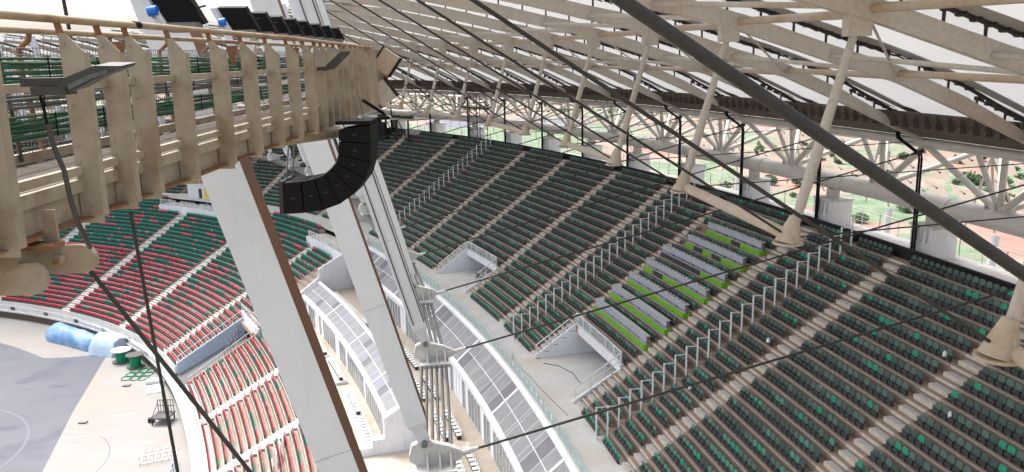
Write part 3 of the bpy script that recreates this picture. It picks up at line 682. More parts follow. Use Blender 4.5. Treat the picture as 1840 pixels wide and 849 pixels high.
# front wall and railing round the ground
mb = MB(); mb.sweep([(-29.75, -18.), (-31.3, -18.), (-31.3, -18.25), (-29.75, -18.25)], -10, 2*S_END-10, 3); struct(mb.build('front_walkway', 'concrete'))
mb = MB(); mb.sweep([(-30.3, -18.26), (-31.1, -18.26), (-31.1, -19.9), (-30.3, -19.9)], -10, 2*S_END-10, 3); tag(mb.build('front_wall', 'gutter'), 'low dark wall between the ground and the lower tier', 'wall')
FR = thing('front_railing', 'long white panelled railing round the sports ground', 'railing', W(120, -31.2, -18))
s_ = 50.
while s_ < 215:
    st = 2.4; a, b_ = s_, s_+st*.97
    MB().tube(W(a, -31.2, -18), W(a, -31.2, -16.95), .05, 6).build('railing_post', 'white', FR)
    MB().tube(W(a, -31.2, -16.98), W(s_+st, -31.2, -16.98), .05, 6, cap=False).build('top_rail', 'white', FR)
    MB().sbox(a+.1, b_-.05, -31.22, -31.18, -17.85, -17.3).build('infill_panel', 'white', FR)
    if int(s_/2.4) % 5 == 1 and s_ > 95: MB().sbox(a+.5, b_-.4, -31.27, -31.225, -17.75, -17.15).build('ad_board', random.choice(['gutter', 'greyc', 'desk']), FR)
    s_ += st
# corner ramp opening in the lower tier
RP = thing('corner_ramp', 'bluish sided ramp opening through the lower tier at the corner', 'ramp', W(82, -26, -19))
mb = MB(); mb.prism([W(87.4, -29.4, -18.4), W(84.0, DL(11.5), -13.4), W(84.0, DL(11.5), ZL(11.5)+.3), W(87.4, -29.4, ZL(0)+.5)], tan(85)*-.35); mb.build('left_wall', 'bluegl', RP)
mb = MB(); mb.prism([W(77.3, -29.4, -18.4), W(74.4, DL(11.5), -13.4), W(74.4, DL(11.5), ZL(11.5)+.1), W(77.3, -29.4, ZL(0)+.1)], tan(76)*.3); mb.build('right_wall', 'lowcon', RP)
MB().sbox(73.6, 85.2, -20.0, -19.7, -11.0, -9.6).build('lintel', 'wall', RP); MB().sbox(74.8, 84.6, -19.3, -19.2, -13.19, -10.).build('back_wall', 'dark', RP)
mb = MB(); mb.sweep([(-29.6, -18.2), (-20.5, -13.2), (-17, -13.2), (-17, -13.6), (-20.5, -13.6), (-29.6, -18.6)], 74, 87.5, 2); mb.build('ramp_floor', 'greyc', RP)
r_ = MB(); rail_run(r_, [W(74.0, -19.8, -9.6), W(80, -19.8, -9.6), W(85, -19.8, -9.6)], 1.1, (.3, .6), .04); r_.build('lintel_railing', 'white', RP)
r_ = MB(); rail_run(r_, [W(77.2, -29.2, ZL(0)), W(74.5, DL(11.3), ZL(11.3))], 1., (), .04); r_.build('side_railing', 'white', RP); r_ = MB(); rail_run(r_, [W(87.4, -29.2, ZL(0)+.4), W(84, DL(11.3), ZL(11.3)+.4)], 1., (), .04); r_.build('side_railing', 'white', RP)
r_ = MB()
for j in range(6):
    zz = -18.2+(-24+j*.6+29.6)*.55
    for h_ in (.9, 1.9): r_.tube(W(78+j, -24+j*.6, zz+h_), W(79+j, -24+j*.6+.6, zz+h_+.3), .05, 5)
    r_.tube(W(78+j, -24+j*.6, zz), W(78+j, -24+j*.6, zz+2.3), .05, 5)
tag(r_.build('scaffolding', 'grey'), 'thin grey scaffold standing inside the corner ramp opening', 'scaffold')
# stepped white railings on the near lower seats
BR = thing('lower_entrance_railing', 'stepped white barred railings among the red seats beside the nearest mast', 'railing', W(34, -22, -12))
for j in range(7):
    s_ = 38.5-j*1.75; d_ = DL(9-j*.55); z_ = ZL(9-j*.55)+.1; q = MB(); a, b_ = W(s_, d_, z_), W(s_-1.7, d_, z_)
    rail_run(q, [a, b_], 1.35, (.12, .24, .36, .48, .6, .72, .86), .045); q.build('railing_panel', 'white', BR)

# ------------------------------------------------------------------ things on the sports ground
mb = MB(); p0, p1 = Vector((-80.2, 138.6, -19.5)), Vector((-69.2, 131.6, -19.5)); ax = (p1-p0).normalized(); sd_ = Vector((-ax.y, ax.x, 0)); n = 14; m_ = 12; vs = []
for i in range(n+1):
    for j in range(m_+1):
        a = math.pi*j/m_; r = 2.0*(1+random.uniform(-.035, .035)+.03*math.sin(i*.6+j*1.1)-.014*i); e = 1 if 0 < i < n else .86
        vs.append(p0+(p1-p0)*(i/n)+sd_*(-r*math.cos(a)*1.05*e)+Vector((0, 0, max(0, math.sin(a))**.8*r*1.35*e)))
mb.add(vs, [(i*(m_+1)+j, i*(m_+1)+j+1, (i+1)*(m_+1)+j+1, (i+1)*(m_+1)+j) for i in range(n) for j in range(m_)], 0, True); mb.add(vs[:m_+1], [tuple(range(m_+1))]); mb.add(vs[-m_-1:], [tuple(range(m_, -1, -1))])
tag(mb.build('tarp_bundle', 'tarp'), 'long bundle wrapped in dark blue tarpaulin by the white railing', 'tarpaulin')
mb = MB(); p0, p1 = Vector((-69.0, 131.4, -19.5)), Vector((-64.3, 129.6, -19.5)); ax = (p1-p0).normalized(); sd_ = Vector((-ax.y, ax.x, 0)); n = 8; vs = []
for i in range(n+1):
    for j, (u, z) in enumerate([(-2.4, 0), (-2.0, 1.3), (-1.5, 2.5), (-.4, 3.1), (.8, 2.9), (1.7, 2.4), (2.1, 1.2), (2.4, 0)]):
        w_ = 1+.07*math.sin(i*1.9+j*2.3); vs.append(p0+(p1-p0)*(i/n)+sd_*(u*w_)+Vector((0, 0, z*w_*(.85 if i in (0, n) else 1))))
mb.add(vs, [(i*8+j, i*8+j+1, (i+1)*8+j+1, (i+1)*8+j) for i in range(n) for j in range(7)], 0, True); mb.add(vs[:8], [tuple(range(8))]); mb.add(vs[-8:], [tuple(range(7, -1, -1))])
tag(mb.build('tarp_bundle', 'tarp2'), 'pale blue tarpaulin heap at the right end of the dark one', 'tarpaulin')
for (x, y), lab, r in (((-62.6, 125.6), 'green cable reel next to the pale tarpaulin', 1.5), ((-59.4, 123.2), 'slightly smaller green cable reel on the right of the pair', 1.35)):
    R_ = thing('cable_reel', lab, 'reel', (x, y, -19.5), 'green cable reels')
    MB().tube((x, y, -19.48), (x, y, -19.33), r, 20).build('flange', 'wood', R_); MB().tube((x, y, -19.33), (x, y, -17.6), r*.62, 18).build('drum', 'reel', R_); MB().tube((x, y, -17.6), (x, y, -17.45), r, 20).build('flange', 'wood' if r < 1.4 else 'chair', R_)
mb = MB()
for i in range(9):
    cx_, cy_ = -58.6+(i % 3)*1.25, 118.2+(i//3)*1.5
    mb.path([(cx_+.75*math.cos(a), cy_+.95*math.sin(a), -19.42+.05*math.sin(3*a+i)) for a in np.linspace(0, 6.28, 15)], .07, 5)
tag(mb.build('hose_coils', 'reel'), 'loops of green hose lying on the pale ground below the reels', 'hose')
CT = thing('platform_cart', 'small dark steel platform cart with barred back by the railing', 'cart', (-46.6, 102.6, -19.5))
MB().box(-47.8, -45.5, 101.4, 103.8, -18.7, -18.5).build('deck', 'wood', CT)
for a, b_ in ((-47.7, 101.5), (-45.65, 101.5), (-47.7, 103.6), (-45.65, 103.6)):
    MB().tube((a, b_, -19.5), (a, b_, -18.7), .1, 6).build('leg', 'bracket', CT)
q = MB()
for j in range(7): q.tube((-47.7+j*.34, 103.7, -18.5), (-47.7+j*.34, 103.7, -16.9), .05, 5)
q.tube((-47.7, 103.7, -16.9), (-45.65, 103.7, -16.9), .06, 5); q.tube((-47.7, 103.7, -17.7), (-45.65, 103.7, -17.7), .05, 5); q.tube((-47.7, 101.5, -18.5), (-47.7, 103.7, -17.3), .05, 5); q.build('barred_back', 'bracket', CT)
MB().box(-48.6, -47.9, 102.2, 102.8, -19.49, -18.9).build('battery_box', 'bracket', CT)
mb = MB(); mb.obb((-52.9, 111.9, -19.49), (1.9, .9, 0), (-1.0, 3.0, 0), (0, 0, .12)); tag(mb.build('board', 'paper'), 'white board lying flat on the ground left of the railing', 'board')
mb = MB(); mb.obb((-54.6, 115.6, -19.49), (2.6, .6, 0), (-.3, 1.2, 0), (0, 0, .5)); tag(mb.build('pallet', 'chair'), 'pale low pallet lying near the railing gap', 'pallet')
for (x, y), lab in (((-57.4, 102.7), 'small dark hatch box alone on the ground near the blue surface'), ((-57.3, 115.3), 'small pale block on the ground below the hoses')):
    mb = MB(); mb.box(x-.5, x+.5, y-.35, y+.35, -19.49, -19.3); tag(mb.build('ground_box', 'grey'), lab, 'box')
q = MB(); o_ = Vector((-44.6, 90.5, -19.46)); a = Vector((3.6, 1.6, 0)); b_ = Vector((-.9, 3.2, 0))
for j in range(4): q.tube(o_+b_*(j/3), o_+a+b_*(j/3), .06, 5)
for j in range(6): q.tube(o_+a*(j/5), o_+a*(j/5)+b_, .06, 5); q.tube(o_+a*(j/5), o_+a*(j/5)+Vector((0, 0, 1.0)), .05, 5)
q.tube(o_+Vector((0, 0, 1)), o_+a+Vector((0, 0, 1)), .06, 5)
tag(q.build('lattice_frame', 'chair'), 'white lattice frame lying on the ground at lower left', 'frame')
q = MB(); rail_run(q, [(-38.8, 85, -19.5), (-39.6, 88, -19.5), (-40.5, 91, -19.5)], 1.6, (.3, .6), .06); tag(q.build('site_barrier', 'desk'), 'pale blue barrier panels standing by the railing at the bottom edge', 'barrier')

# ------------------------------------------------------------------ roof structure
S_I, D_I = -32.13, 10.88
def sj(i): return S_I+D_I*i
NI = range(-1, int((2*S_END+60-S_I)/D_I)+1); NEAR = 15
NOFF = {-1: -2.6, 0: -1.75, 1: -.88, 2: -.12}
def ND(i): return -12.6+NOFF.get(i, .1)
ZN = 12.65
ZBD = {-1: 19.2, 0: 19.75, 1: 20.25}
def ZB(i): return ZBD.get(i, 20.5)
PR = [(-16, 31.45), (-13, 31.2), (-10, 30.75), (-5, 29.75), (-2, 29.05), (0, 28.65), (3, 27.85), (8, 26.25), (11.3, 25.3), (15.2, 23.65), (19, 21.95), (21.4, 20.9)]
pd_ = [a for a, _ in PR]; pz_ = [b_ for _, b_ in PR]
def ZR(d): return float(np.interp(d, pd_, pz_))
def depth(d): return .55 if d < -12 else (.82 if d < 16 else .55)
def wh(i): return '%s from the right edge' % ordw(i+1) if i < NEAR else 'far round the bowl'
for i in NI:
    s_ = sj(i); n = nrm(s_); tt = tan(s_)
    R_ = thing('roof_rafter', 'cream box girder rafter under the membrane, '+wh(i), 'rafter', W(s_, 0, 28), 'roof rafters')
    mb = MB(); vs = []
    for d, z in PR:
        h = depth(d)
        for u, v in ((-.22, 0), (.22, 0), (.22, h), (-.22, h)): vs.append(W(s_, d, z+v)+tt*u)
    m_ = len(PR); fs = [(4*j+k, 4*j+(k+1) % 4, 4*j+4+(k+1) % 4, 4*j+4+k) for j in range(m_-1) for k in range(4)]
    mb.add(vs, fs+[(3, 2, 1, 0), (4*m_-4, 4*m_-3, 4*m_-2, 4*m_-1)]); mb.build('girder', 'roofsteel', R_)
    # clamp rails, posts, brackets above the girder
    UPZ = .62
    q = MB(); br = MB(); dd = -15.5
    while dd < 20.6:
        zt_ = ZR(dd)+depth(dd); q.obb(W(s_, dd, zt_)-tt*.05-n*.04, tt*.1, n*.09, (0, 0, UPZ)); dd += 1.75
    q.build('stub_posts', 'gutter', R_)['kind'] = 'stuff'
    q = MB()
    for o_ in (-.16, .16): q.path([W(s_, d, z+depth(d)+UPZ-.06)+tt*o_ for d, z in PR], .06, 5)
    q.build('clamp_rail', 'bracket', R_)
    if i < NEAR:
        dd = -15.5
        while dd < 20.6:
            P = W(s_, dd, ZR(dd)+depth(dd)+UPZ+.02); P.z -= .16; br.obb(P-tt*.30-n*.06, tt*.60, n*.12+Vector((0, 0, -.05)), (0, 0, .20)); br.obb(P-tt*.32-n*.26, tt*.07, n*.5+Vector((0, 0, -.2)), (0, 0, .07)); dd += .62
        br.build('clamp_bracket', 'bracket', R_)['kind'] = 'stuff'
    # strut head bracket
    q = MB(); q.obb(W(s_, 1.65, 27.45)-tt*.2, tt*.4, n*.95, (0, 0, .9)); q.build('strut_bracket', 'roofsteel', R_)
    # hanging strut
    zb = ZB(i); T_ = thing('hanging_strut', 'cream tubular strut hanging under the roof, '+wh(i), 'strut', W(s_, 0, zb), 'hanging roof struts')
    a, b_ = W(s_, .15, zb+.5), W(s_, 2.0, 27.45); mid_ = a.lerp(b_, .3); q = MB(); q.tube(a, mid_, .17, 12, r2=.205, cap=False); q.tube(mid_, b_, .205, 12, r2=.145); q.build('strut_pipe', 'roofsteel', T_)
    q = MB(); q.tube(W(s_, -.1, zb-.22), W(s_, .13, zb+.75), .48, 14, r2=.19); q.tube(W(s_, -.1, zb-.28), W(s_, -.1, zb-.2), .56, 14); q.build('strut_foot', 'rustpipe', T_)
    for g_ in (-1, 1):
        q = MB(); q.prism([W(s_, .1, zb+.85)+tt*.1*g_, W(s_, .1, zb-.15)+tt*.1*g_, W(s_, -.1, zb-.15)+tt*.5*g_], n*.06); q.build('foot_fin', 'roofsteel', T_)
    # cables
    if i <= 26:
        top = W(s_, ND(i)-5.35, ZN+19.2)
        q = MB(); q.tube(W(s_, -.1, zb), W(s_, -18.2, {-1: 30.86, 0: 31.63}.get(i, 31.9)), .060 if i < 0 else .048, 8); tag(q.build('stay_cable', 'cable'), 'dark stay cable sloping down to a hanging strut foot, '+wh(i), 'cable', 'roof stay cables')
        if i != -1:
            C_ = thing('radial_cable', 'dark radial cable from mast node to truss, '+wh(i), 'cable', W(s_, 0, 16), 'lower radial cables')
            a, b_ = W(s_, ND(i)+.75, ZN+.1), W(s_, 21.8, 20.2); ax = (b_-a).normalized()
            MB().tube(a, b_, .05, 8).build('cable_strand', 'cable', C_)
            MB().tube(a-ax*.1, a+ax*.85, .14, 10, r2=.075).build('socket', 'cast', C_); MB().tube(b_-ax*1.0, b_-ax*.1, .07, 10, r2=.15).build('socket', 'cable', C_)
        q = MB(); q.tube(W(s_, .2, zb-.05), W(s_, 20.9, 20.85), .03, 6); tag(q.build('tie_cable', 'cable'), 'thin dark tie cable from strut foot to outer truss, '+wh(i), 'cable', 'level tie cables')
    # mast and its node
    if i != -1:
        dn = ND(i); A_ = thing('roof_mast', 'white box mast with brown side leaning inward, '+wh(i), 'mast', W(s_, dn, ZN), 'white roof masts')
        f0, f1 = W(s_, dn-.4, ZN+.75), W(s_, dn-5.75, ZN+19.8); ax = (f1-f0).normalized(); u = (n-ax*n.dot(ax)).normalized()
        def sec(P, w, th): return [P-u*w-tt*th, P+u*w-tt*th, P+u*w+tt*th, P-u*w+tt*th]
        secs = [sec(f0, .22, .10), sec(f0+ax*.5, .22, .2), sec(f0+ax*.9, .36, .46), sec(f0+ax*5.5, .40, .5), sec(f1, .40, .5)]
        vs = [v for q_ in secs for v in q_]; q = MB(); fs = [(4*j+k, 4*j+(k+1) % 4, 4*j+4+(k+1) % 4, 4*j+4+k) for j in range(len(secs)-1) for k in range(4)]
        q.add(vs, fs+[(3, 2, 1, 0), (len(vs)-4, len(vs)-3, len(vs)-2, len(vs)-1)]); q.build('mast_box', 'mast', A_)
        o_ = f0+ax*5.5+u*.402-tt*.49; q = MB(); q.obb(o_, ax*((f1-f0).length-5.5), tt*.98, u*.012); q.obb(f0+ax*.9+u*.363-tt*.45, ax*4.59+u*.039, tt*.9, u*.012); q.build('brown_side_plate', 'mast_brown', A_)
        q = MB(); q.obb(f0+ax*5.49-u*.403-tt*.504, u*.80, tt*1.0, ax*.015); q.build('weld_seam', 'flap', A_)
        if i == 2:
            for u_ in (-.22, .30):
                q = MB(); q.tube(f0+ax*1.2+u*u_-tt*.56, f1+u*u_-tt*.56, .03, 6); q.build('mast_cable', 'cable', A_)
        # node casting
        Nn = thing('cable_node', 'pale cast steel cable node at a mast foot, '+wh(i), 'node', W(s_, dn, ZN), 'cable nodes')
        q = MB(); poly = [(-.95, .15), (-.85, .55), (-.45, .72), (.1, .55), (.5, .42), (.95, .2), (.95, -.12), (.5, -.28), (-.1, -.3), (-.7, -.22), (-.95, -.05)]
        q.prism([W(s_, dn+d, ZN+.1+z)-tt*.14 for d, z in poly], tt*.28); q.build('node_plate', 'cast', Nn)
        q = MB(); q.sbox(s_-.75, s_+.75, dn-.72, dn+.72, ZN-.36, ZN-.16); q.build('saddle', 'cast', Nn)
        for d in (-.35, .1, .5):
            q = MB(); q.prism([W(s_, dn+d, ZN-.16)-tt*.6, W(s_, dn+d, ZN-.16)+tt*.6, W(s_, dn+d, ZN+.4)+tt*.14, W(s_, dn+d, ZN+.4)-tt*.14], n*.06); q.build('rib', 'cast', Nn)
        q = MB(); q.tube(W(s_, dn-.4, ZN+.72)-tt*.3, W(s_, dn-.4, ZN+.72)+tt*.3, .12, 10); q.build('pin', 'grey', Nn)
    # ring cables between nodes
    if i in range(-1, 40):
        C_ = thing('ring_cable', 'bundle of grey ring cables slung between two mast feet, '+wh(i), 'cable', W(s_+5, ND(i), ZN), 'ring cable bundles')
        a0, b0 = W(s_, ND(i), ZN), W(sj(i+1), ND(i+1), ZN)
        for r_ in range(2):
            for c_ in range(6):
                o1 = n*(-.60+c_*.24)+Vector((0, 0, -.26-.2*r_)); o2 = nrm(sj(i+1))*(-.60+c_*.24)+Vector((0, 0, -.26-.2*r_))
                MB().tube(a0+o1, b0+o2, .062, 6).build('strand', 'ringcable', C_)
    # membrane bay
    q = MB(); NU, NV = 8, 12; vs = []; sn = sj(i+1)
    for a in range(NU+1):
        u = a/NU
        for c in range(NV+1):
            d = -16+38.4*c/NV; z = ZR(min(d, 21.4))+.82+UPZ-.02; arch = .55*math.sin(math.pi*u)*min(1., (22.5-d)/8); vs.append(W(s_+(sn-s_)*u, d, z+arch))
    def mi_(a): return 1 if a in (0, NU-1) else 0
    for a in range(NU):
        q.add([], [], 0); o = len(q.v)
    q.v = [tuple(v) for v in vs]
    for a in range(NU):
        for c in range(NV):
            q.f.append((a*(NV+1)+c, (a+1)*(NV+1)+c, (a+1)*(NV+1)+c+1, a*(NV+1)+c+1)); q.m.append(0); q.sm.append(True)
    B_ = thing('roof_membrane', 'white fabric roof bay left of rafter '+wh(i), 'roof', W(s_+5, 3, 28), 'white roof membrane bays')
    q.build('fabric_sheet', 'membrane', B_)
    for s_e, g_ in ((s_, 1), (sn, -1)):
        q = MB(); te = tan(s_e)*g_; vs = []
        for d, z in PR:
            zz = z+.82+UPZ-.03 if d < 20 else z+.82+UPZ-.03; vs += [W(s_e, d, zz)+te*.22, W(s_e, d, zz+.17)+te*.95]
        m_ = len(PR); q.add(vs, [(2*j, 2*j+1, 2*j+3, 2*j+2) for j in range(m_-1)]); q.build('edge_flap', 'flap', B_)
    # purlins and braces
    if i < 22:
        for nm, d0, h0, d1, h1, r in (('purlin', 2.3, .2, 2.6, .45, .17), ('purlin', 11.3, .3, 11.3, .45, .17), ('brace', 11.3, .5, 7.5, .3, .12), ('brace', 2.4, .5, -1.8, .25, .12), ('brace', 2.5, .45, 11.1, .3, .06)):
            a, b_ = W(s_, d0, ZR(d0)+h0)+tt*.22, W(sn, d1, ZR(d1)+h1)-tan(sn)*.22
            q = MB(); q.tube(a, b_, r, 8); o = q.build('roof_'+nm, 'rustpipe' if nm == 'purlin' else 'roofsteel'); tag(o, 'cream roof %s, %s, %s' % (nm, wh(i), {2.3: 'above the strut heads', 11.3: 'outer line', 2.4: 'inner line', 2.5: 'thin diagonal'}[d0]+(' level' if nm == 'purlin' else ' slanting')), nm, 'roof %ss' % nm)
    # tie pipe between pairs of strut feet
    if i % 2 == 1 and i < 25:
        q = MB(); q.tube(W(s_, .1, zb-.05), W(sn, .1, ZB(i+1)-.05), .23, 12); tag(q.build('tie_pipe', 'rustpipe'), 'orange stained pipe joining two strut feet, '+wh(i), 'pipe', 'tie pipes between strut feet')

# outer ring truss
TS0, TS1 = -45., 2*S_END+40
RT = thing('ring_truss', 'cream tubular ring truss running round behind the stand', 'truss', W(20, 23, 16))
def circ(d, z, r, n=10): return [(d+r*math.cos(2*math.pi*j/n), z+r*math.sin(2*math.pi*j/n)) for j in range(n)]
mb = MB(); mb.sweep(circ(23., 16.45, .70, 12), TS0, TS1, 2.7, smooth=True); mb.build('lower_chord', 'pinksteel', RT)
mb = MB(); mb.sweep(circ(21.9, 20.75, .30), TS0, TS1, 2.7, smooth=True); mb.build('upper_chord', 'pinksteel', RT)
mb = MB(); mb.sweep(circ(26.8, 19.8, .28), TS0, TS1, 2.7, smooth=True); mb.build('outer_chord', 'pinksteel', RT)
for i in range(-1, 34):
    a = sj(i)+D_I/2; lo = W(a, 23, 16.9); sts = [(sj(i), 21.9, 20.6, .22), (sj(i+1), 21.9, 20.6, .22), (a-1.2, 21.9, 20.6, .2), (a+1.0, 21.9, 20.6, .17), (sj(i)+1.2, 26.8, 19.7, .2), (sj(i+1)-1.2, 26.8, 19.7, .2), (a, 26.8, 19.7, .16)]
    for s_, d, z, r in sts: MB().tube(lo, W(s_, d, z), r, 8).build('diagonal', 'pinksteel', RT)
    for u in (-1.6, 1.6):
        q = MB(); q.sweep(circ(23., 16.45, .735, 12), sj(i)+u-.05, sj(i)+u+.05, 1); q.build('flange_ring', 'roofsteel', RT)
    q = MB()
    for u in (-.8, 0, .8): q.sbox(a+u-.03, a+u+.03, 22.6, 23.4, 16.6, 17.5)
    q.build('gusset', 'pinksteel', RT)
    MB().tube(W(sj(i), 21.9, 20.6), W(sj(i), 26.8, 19.7), .16, 8).build('diagonal', 'pinksteel', RT)
    # plinth
    P_ = thing('ring_plinth', 'white concrete plinth carrying the ring pipe behind the seats, '+wh(i), 'plinth', W(sj(i), 23, zt-.2), 'plinths under the ring pipe')
    MB().sbox(sj(i)-1.0, sj(i)+1.0, 22.1, 24.1, zt-.195, 14.9).build('block', 'white', P_)
    MB().sbox(sj(i)-1.1, sj(i)+1.1, 22.0, 24.2, 14.9, 15.05).build('cap_plate', 'cast', P_); MB().sbox(sj(i)-.3, sj(i)+.3, 22.6, 23.4, 15.05, 15.8).build('bearing', 'pinksteel', P_)
    for u in (-.6, -.1, .4):
        q = MB(); o_ = W(sj(i)+u, 22.1, 14.89); n_ = nrm(sj(i)); t_ = tan(sj(i)); q.prism([o_-t_*.14, o_+t_*.14, o_+Vector((0, 0, -1.)), ], -n_*.12); q.build('fin', 'cast', P_)
    q = MB()
    for u in (-.12, .12): q.path([W(sj(i)+.3+u, 19.9, 21.5), W(sj(i)+.3+u, 20.0, 21.1), W(sj(i)+.3+u, 21.75, 19.9), W(sj(i)+.3+u, 21.8, 19.6), W(sj(i)+.3+u, 21.8, zt-.1)], .075, 6)
    tag(q.build('drain_pipe', 'black'), 'pair of black drain pipes dropping from the gutter, '+wh(i), 'pipe', 'drain pipes')
# gutter
GU = thing('roof_gutter', 'dark brown gutter along the outer edge of the roof', 'gutter', W(20, 20, 22))
mb = MB(); mb.sweep([(19.2, 22.35), (19.2, 22.0), (21.4, 21.15), (22.6, 21.2), (22.6, 21.6), (21.4, 21.5)], TS0, TS1, 2.7); mb.build('gutter_trough', 'gutter', GU)
mb = MB(); mb.sweep([(18.95, 23.0), (18.95, 22.9), (19.2, 22.2), (19.3, 22.2), (19.1, 23.0)], TS0, TS1, 2.7); mb.build('gutter_back', 'gutter', GU)
q = MB(); a = -30.
while a < 120:
    q.sbox(a, a+.12, 18.75, 19.2, 22.0, 22.9); q.tube(W(a+.06, 18.8, 22.3), W(a+.06, 18.2, 23.0), .05, 5); a += 1.0
q.build('gutter_bracket', 'gutter', GU)['kind'] = 'stuff'
# railing behind the stand
BRl = thing('gallery_railing', 'thin white railing on the gallery behind the top seats', 'railing', W(20, 24.8, zt))
for j in range(40):
    a = -30+j*4; q = MB(); rail_run(q, [W(a, 24.8, zt-.2), W(a+2, 24.8, zt-.2), W(a+3.98, 24.8, zt-.2)], 1.35, (.3, .6), .03); q.build('railing_bay', 'white', BRl)
# facade screen outside the truss
FA = thing('facade_screen', 'broken screen of cream and rust facade panels hung outside the truss', 'facade', W(20, 29, 18)); nP = 0
bk = MB(); ribs = MB()
for i in range(-2, 19):
    for r_ in range(5 if i < 8 else 3):
        for c_ in range(4):
            if random.random() < .12 or nP >= 300: continue
            s_ = sj(i)+c_*2.72+(r_ % 2)*1.36; d = 28.2+r_*1.15; z = 20.2-r_*1.55; n = nrm(s_); t_ = tan(s_); dn_ = (n*1.15+Vector((0, 0, -1.55))).normalized(); P = W(s_, d, z)
            w_ = 1.28*random.uniform(.8, 1.05); h_ = .86*random.uniform(.75, 1.05); q = MB()
            q.prism([P-t_*w_-dn_*h_*.7, P-t_*w_*.8+dn_*h_, P+t_*w_*.6+dn_*h_*.9, P+t_*w_+dn_*h_*.2, P+t_*w_*.8-dn_*h_], (n*1.55+Vector((0, 0, 1.15))).normalized()*.03); q.build('facade_panel', 'facade', FA); nP += 1
            bk.tube(P-n*.15-t_*.3, P-n*.15+t_*.3+Vector((0, 0, .3)), .03, 4); bk.obb(P-n*.2-t_*.34, t_*.12, n*.08, (0, 0, .12))
    for r_ in range(3): ribs.tube(W(sj(i), 27+r_*.1, 19.8), W(sj(i)+D_I*(r_+1)/4, 33.5, 12.6), .09, 6)
bk.build('panel_clamp', 'bracket', FA)['kind'] = 'stuff'; ribs.build('facade_rib', 'pinksteel', FA)['kind'] = 'stuff'
for i in range(-1, 16):
    q = MB(); q.tube(W(sj(i)+5, 33.2, 12.5), W(sj(i)+3.5, 29.5, -19.9), .32, 10); tag(q.build('facade_column', 'white'), 'white leaning column outside the stand, '+wh(i), 'column', 'outer facade columns')

# ------------------------------------------------------------------ outside: pitch, bushes
mb = MB(); mb.add([(-60, 560, -20.1), (-60, 372, -20.1), (45, 372, -20.1), (45, 560, -20.1)], [(0, 1, 2, 3)]); struct(mb.build('training_pitch', 'pitch'))
mb = MB(); mb.add([(-60, 640, -20.12), (-60, 566, -20.12), (60, 566, -20.12), (60, 640, -20.12)], [(0, 1, 2, 3)]); struct(mb.build('outer_track', 'court'))
def leafball(n, r):
    q = MB()
    for _ in range(n):
        v = Vector((random.gauss(0, 1), random.gauss(0, 1), random.gauss(0, .8))).normalized()*r*random.uniform(.45, 1.05); c = Vector((0, 0, r*.8))+v*Vector((1, 1, .75)).x
        c = Vector((v.x, v.y, r*.75+v.z*.75)); a = Vector((random.gauss(0, 1), random.gauss(0, 1), random.gauss(0, 1))).normalized()*r*.2; b_ = a.cross(Vector((random.gauss(0, 1), random.gauss(0, 1), random.gauss(0, 1)))).normalized()*r*.16
        q.add([c-a, c+b_, c+a, c-b_], [(0, 1, 2, 3)])
    return q
CR_ = [leafball(260, 1.0).mesh('crown', 'leaf') for _ in range(3)]; tk = MB(); tk.tube((0, 0, -.2), (0, 0, .9), .1, 6, r2=.05); TK = tk.mesh('trunk', 'bark')
nb = 0
for _ in range(400):
    X, Y = random.uniform(40, 260), random.uniform(140, 420); q = px((X, Y, -19))
    if not q or not (1240 < q[0] < 1840 and 200 < q[1] < 400): continue
    o = thing('bush', 'leafy green bush growing on the open red and green ground outside', 'bush', (X, Y, -20.2), 'bushes outside the stadium'); k_ = random.uniform(1.2, 3.6); o.scale = (k_, k_, k_*.9); o.rotation_euler = (0, 0, random.uniform(0, 6))
    for nm, me in (('crown', random.choice(CR_)), ('trunk', TK)):
        c = bpy.data.objects.new(nm, me); COL.objects.link(c); c.parent = o
    nb += 1
    if nb >= 55: break
far = MB()
for j in range(260):
    a = random.uniform(-.9, 1.5); r = random.uniform(620, 900); X, Y = r*math.sin(a), r*math.cos(a); h = random.uniform(5, 14); lb = leafball(26, h); far.add([(v[0]*1.6+X, v[1]*1.6+Y, v[2]-20) for v in lb.v], lb.f)
tag(far.build('distant_woods', 'leaf'), 'distant belt of green woodland beyond the open ground', 'woods', kind='stuff')

# ------------------------------------------------------------------ scaffold tower and draped booth at the back of the far seats
q = MB(); sb = 84.
for a in (0, 2.2):
    for b_ in (0, 2.):
        q.tube(W(sb+a, 21+b_, zt-.2), W(sb+a, 21+b_, zt+8.), .07, 6)
for z_ in np.arange(zt+.8, zt+8, 1.1):
    for b_ in (0, 2.): q.tube(W(sb, 21+b_, z_), W(sb+2.2, 21+b_, z_), .05, 5); q.tube(W(sb, 21+b_, z_), W(sb+2.2, 21+b_, z_+1.1), .04, 5)
q.sbox(sb-1.5, sb+6, 20.8, 23.2, zt+5.4, zt+5.65); tag(q.build('scaffold_tower', 'bracket'), 'black scaffold tower at the back of the far seats', 'scaffold')
BO = thing('broadcast_booth', 'grey roofed booth with black drapes at the back of the far seats', 'booth', W(106, 19.5, zt))
MB().sbox(99, 113, 17.3, 24, zt+2.7, zt+3.0).build('roof', 'roofsteel', BO)
for a in (99.5, 103, 106, 109.5): MB().sbox(a, a+.25, 17.5, 17.75, zt-1.5, zt+2.7).build('post', 'bracket', BO)
for a in (99.6, 103.1, 106.1): MB().tube(W(a, 17.6, zt-1), W(a+3, 17.6, zt+2.6), .1, 6).build('brace', 'bracket', BO)
MB().sbox(106, 114, 17.1, 17.3, zt-1.8, zt+2.2).build('drape', 'drape', BO); MB().sbox(113.7, 114, 17.3, 23, zt-1.8, zt+2.2).build('drape', 'drape', BO); MB().sbox(99, 103, 19.5, 20.2, zt-.2, zt+.9).build('counter', 'step', BO)
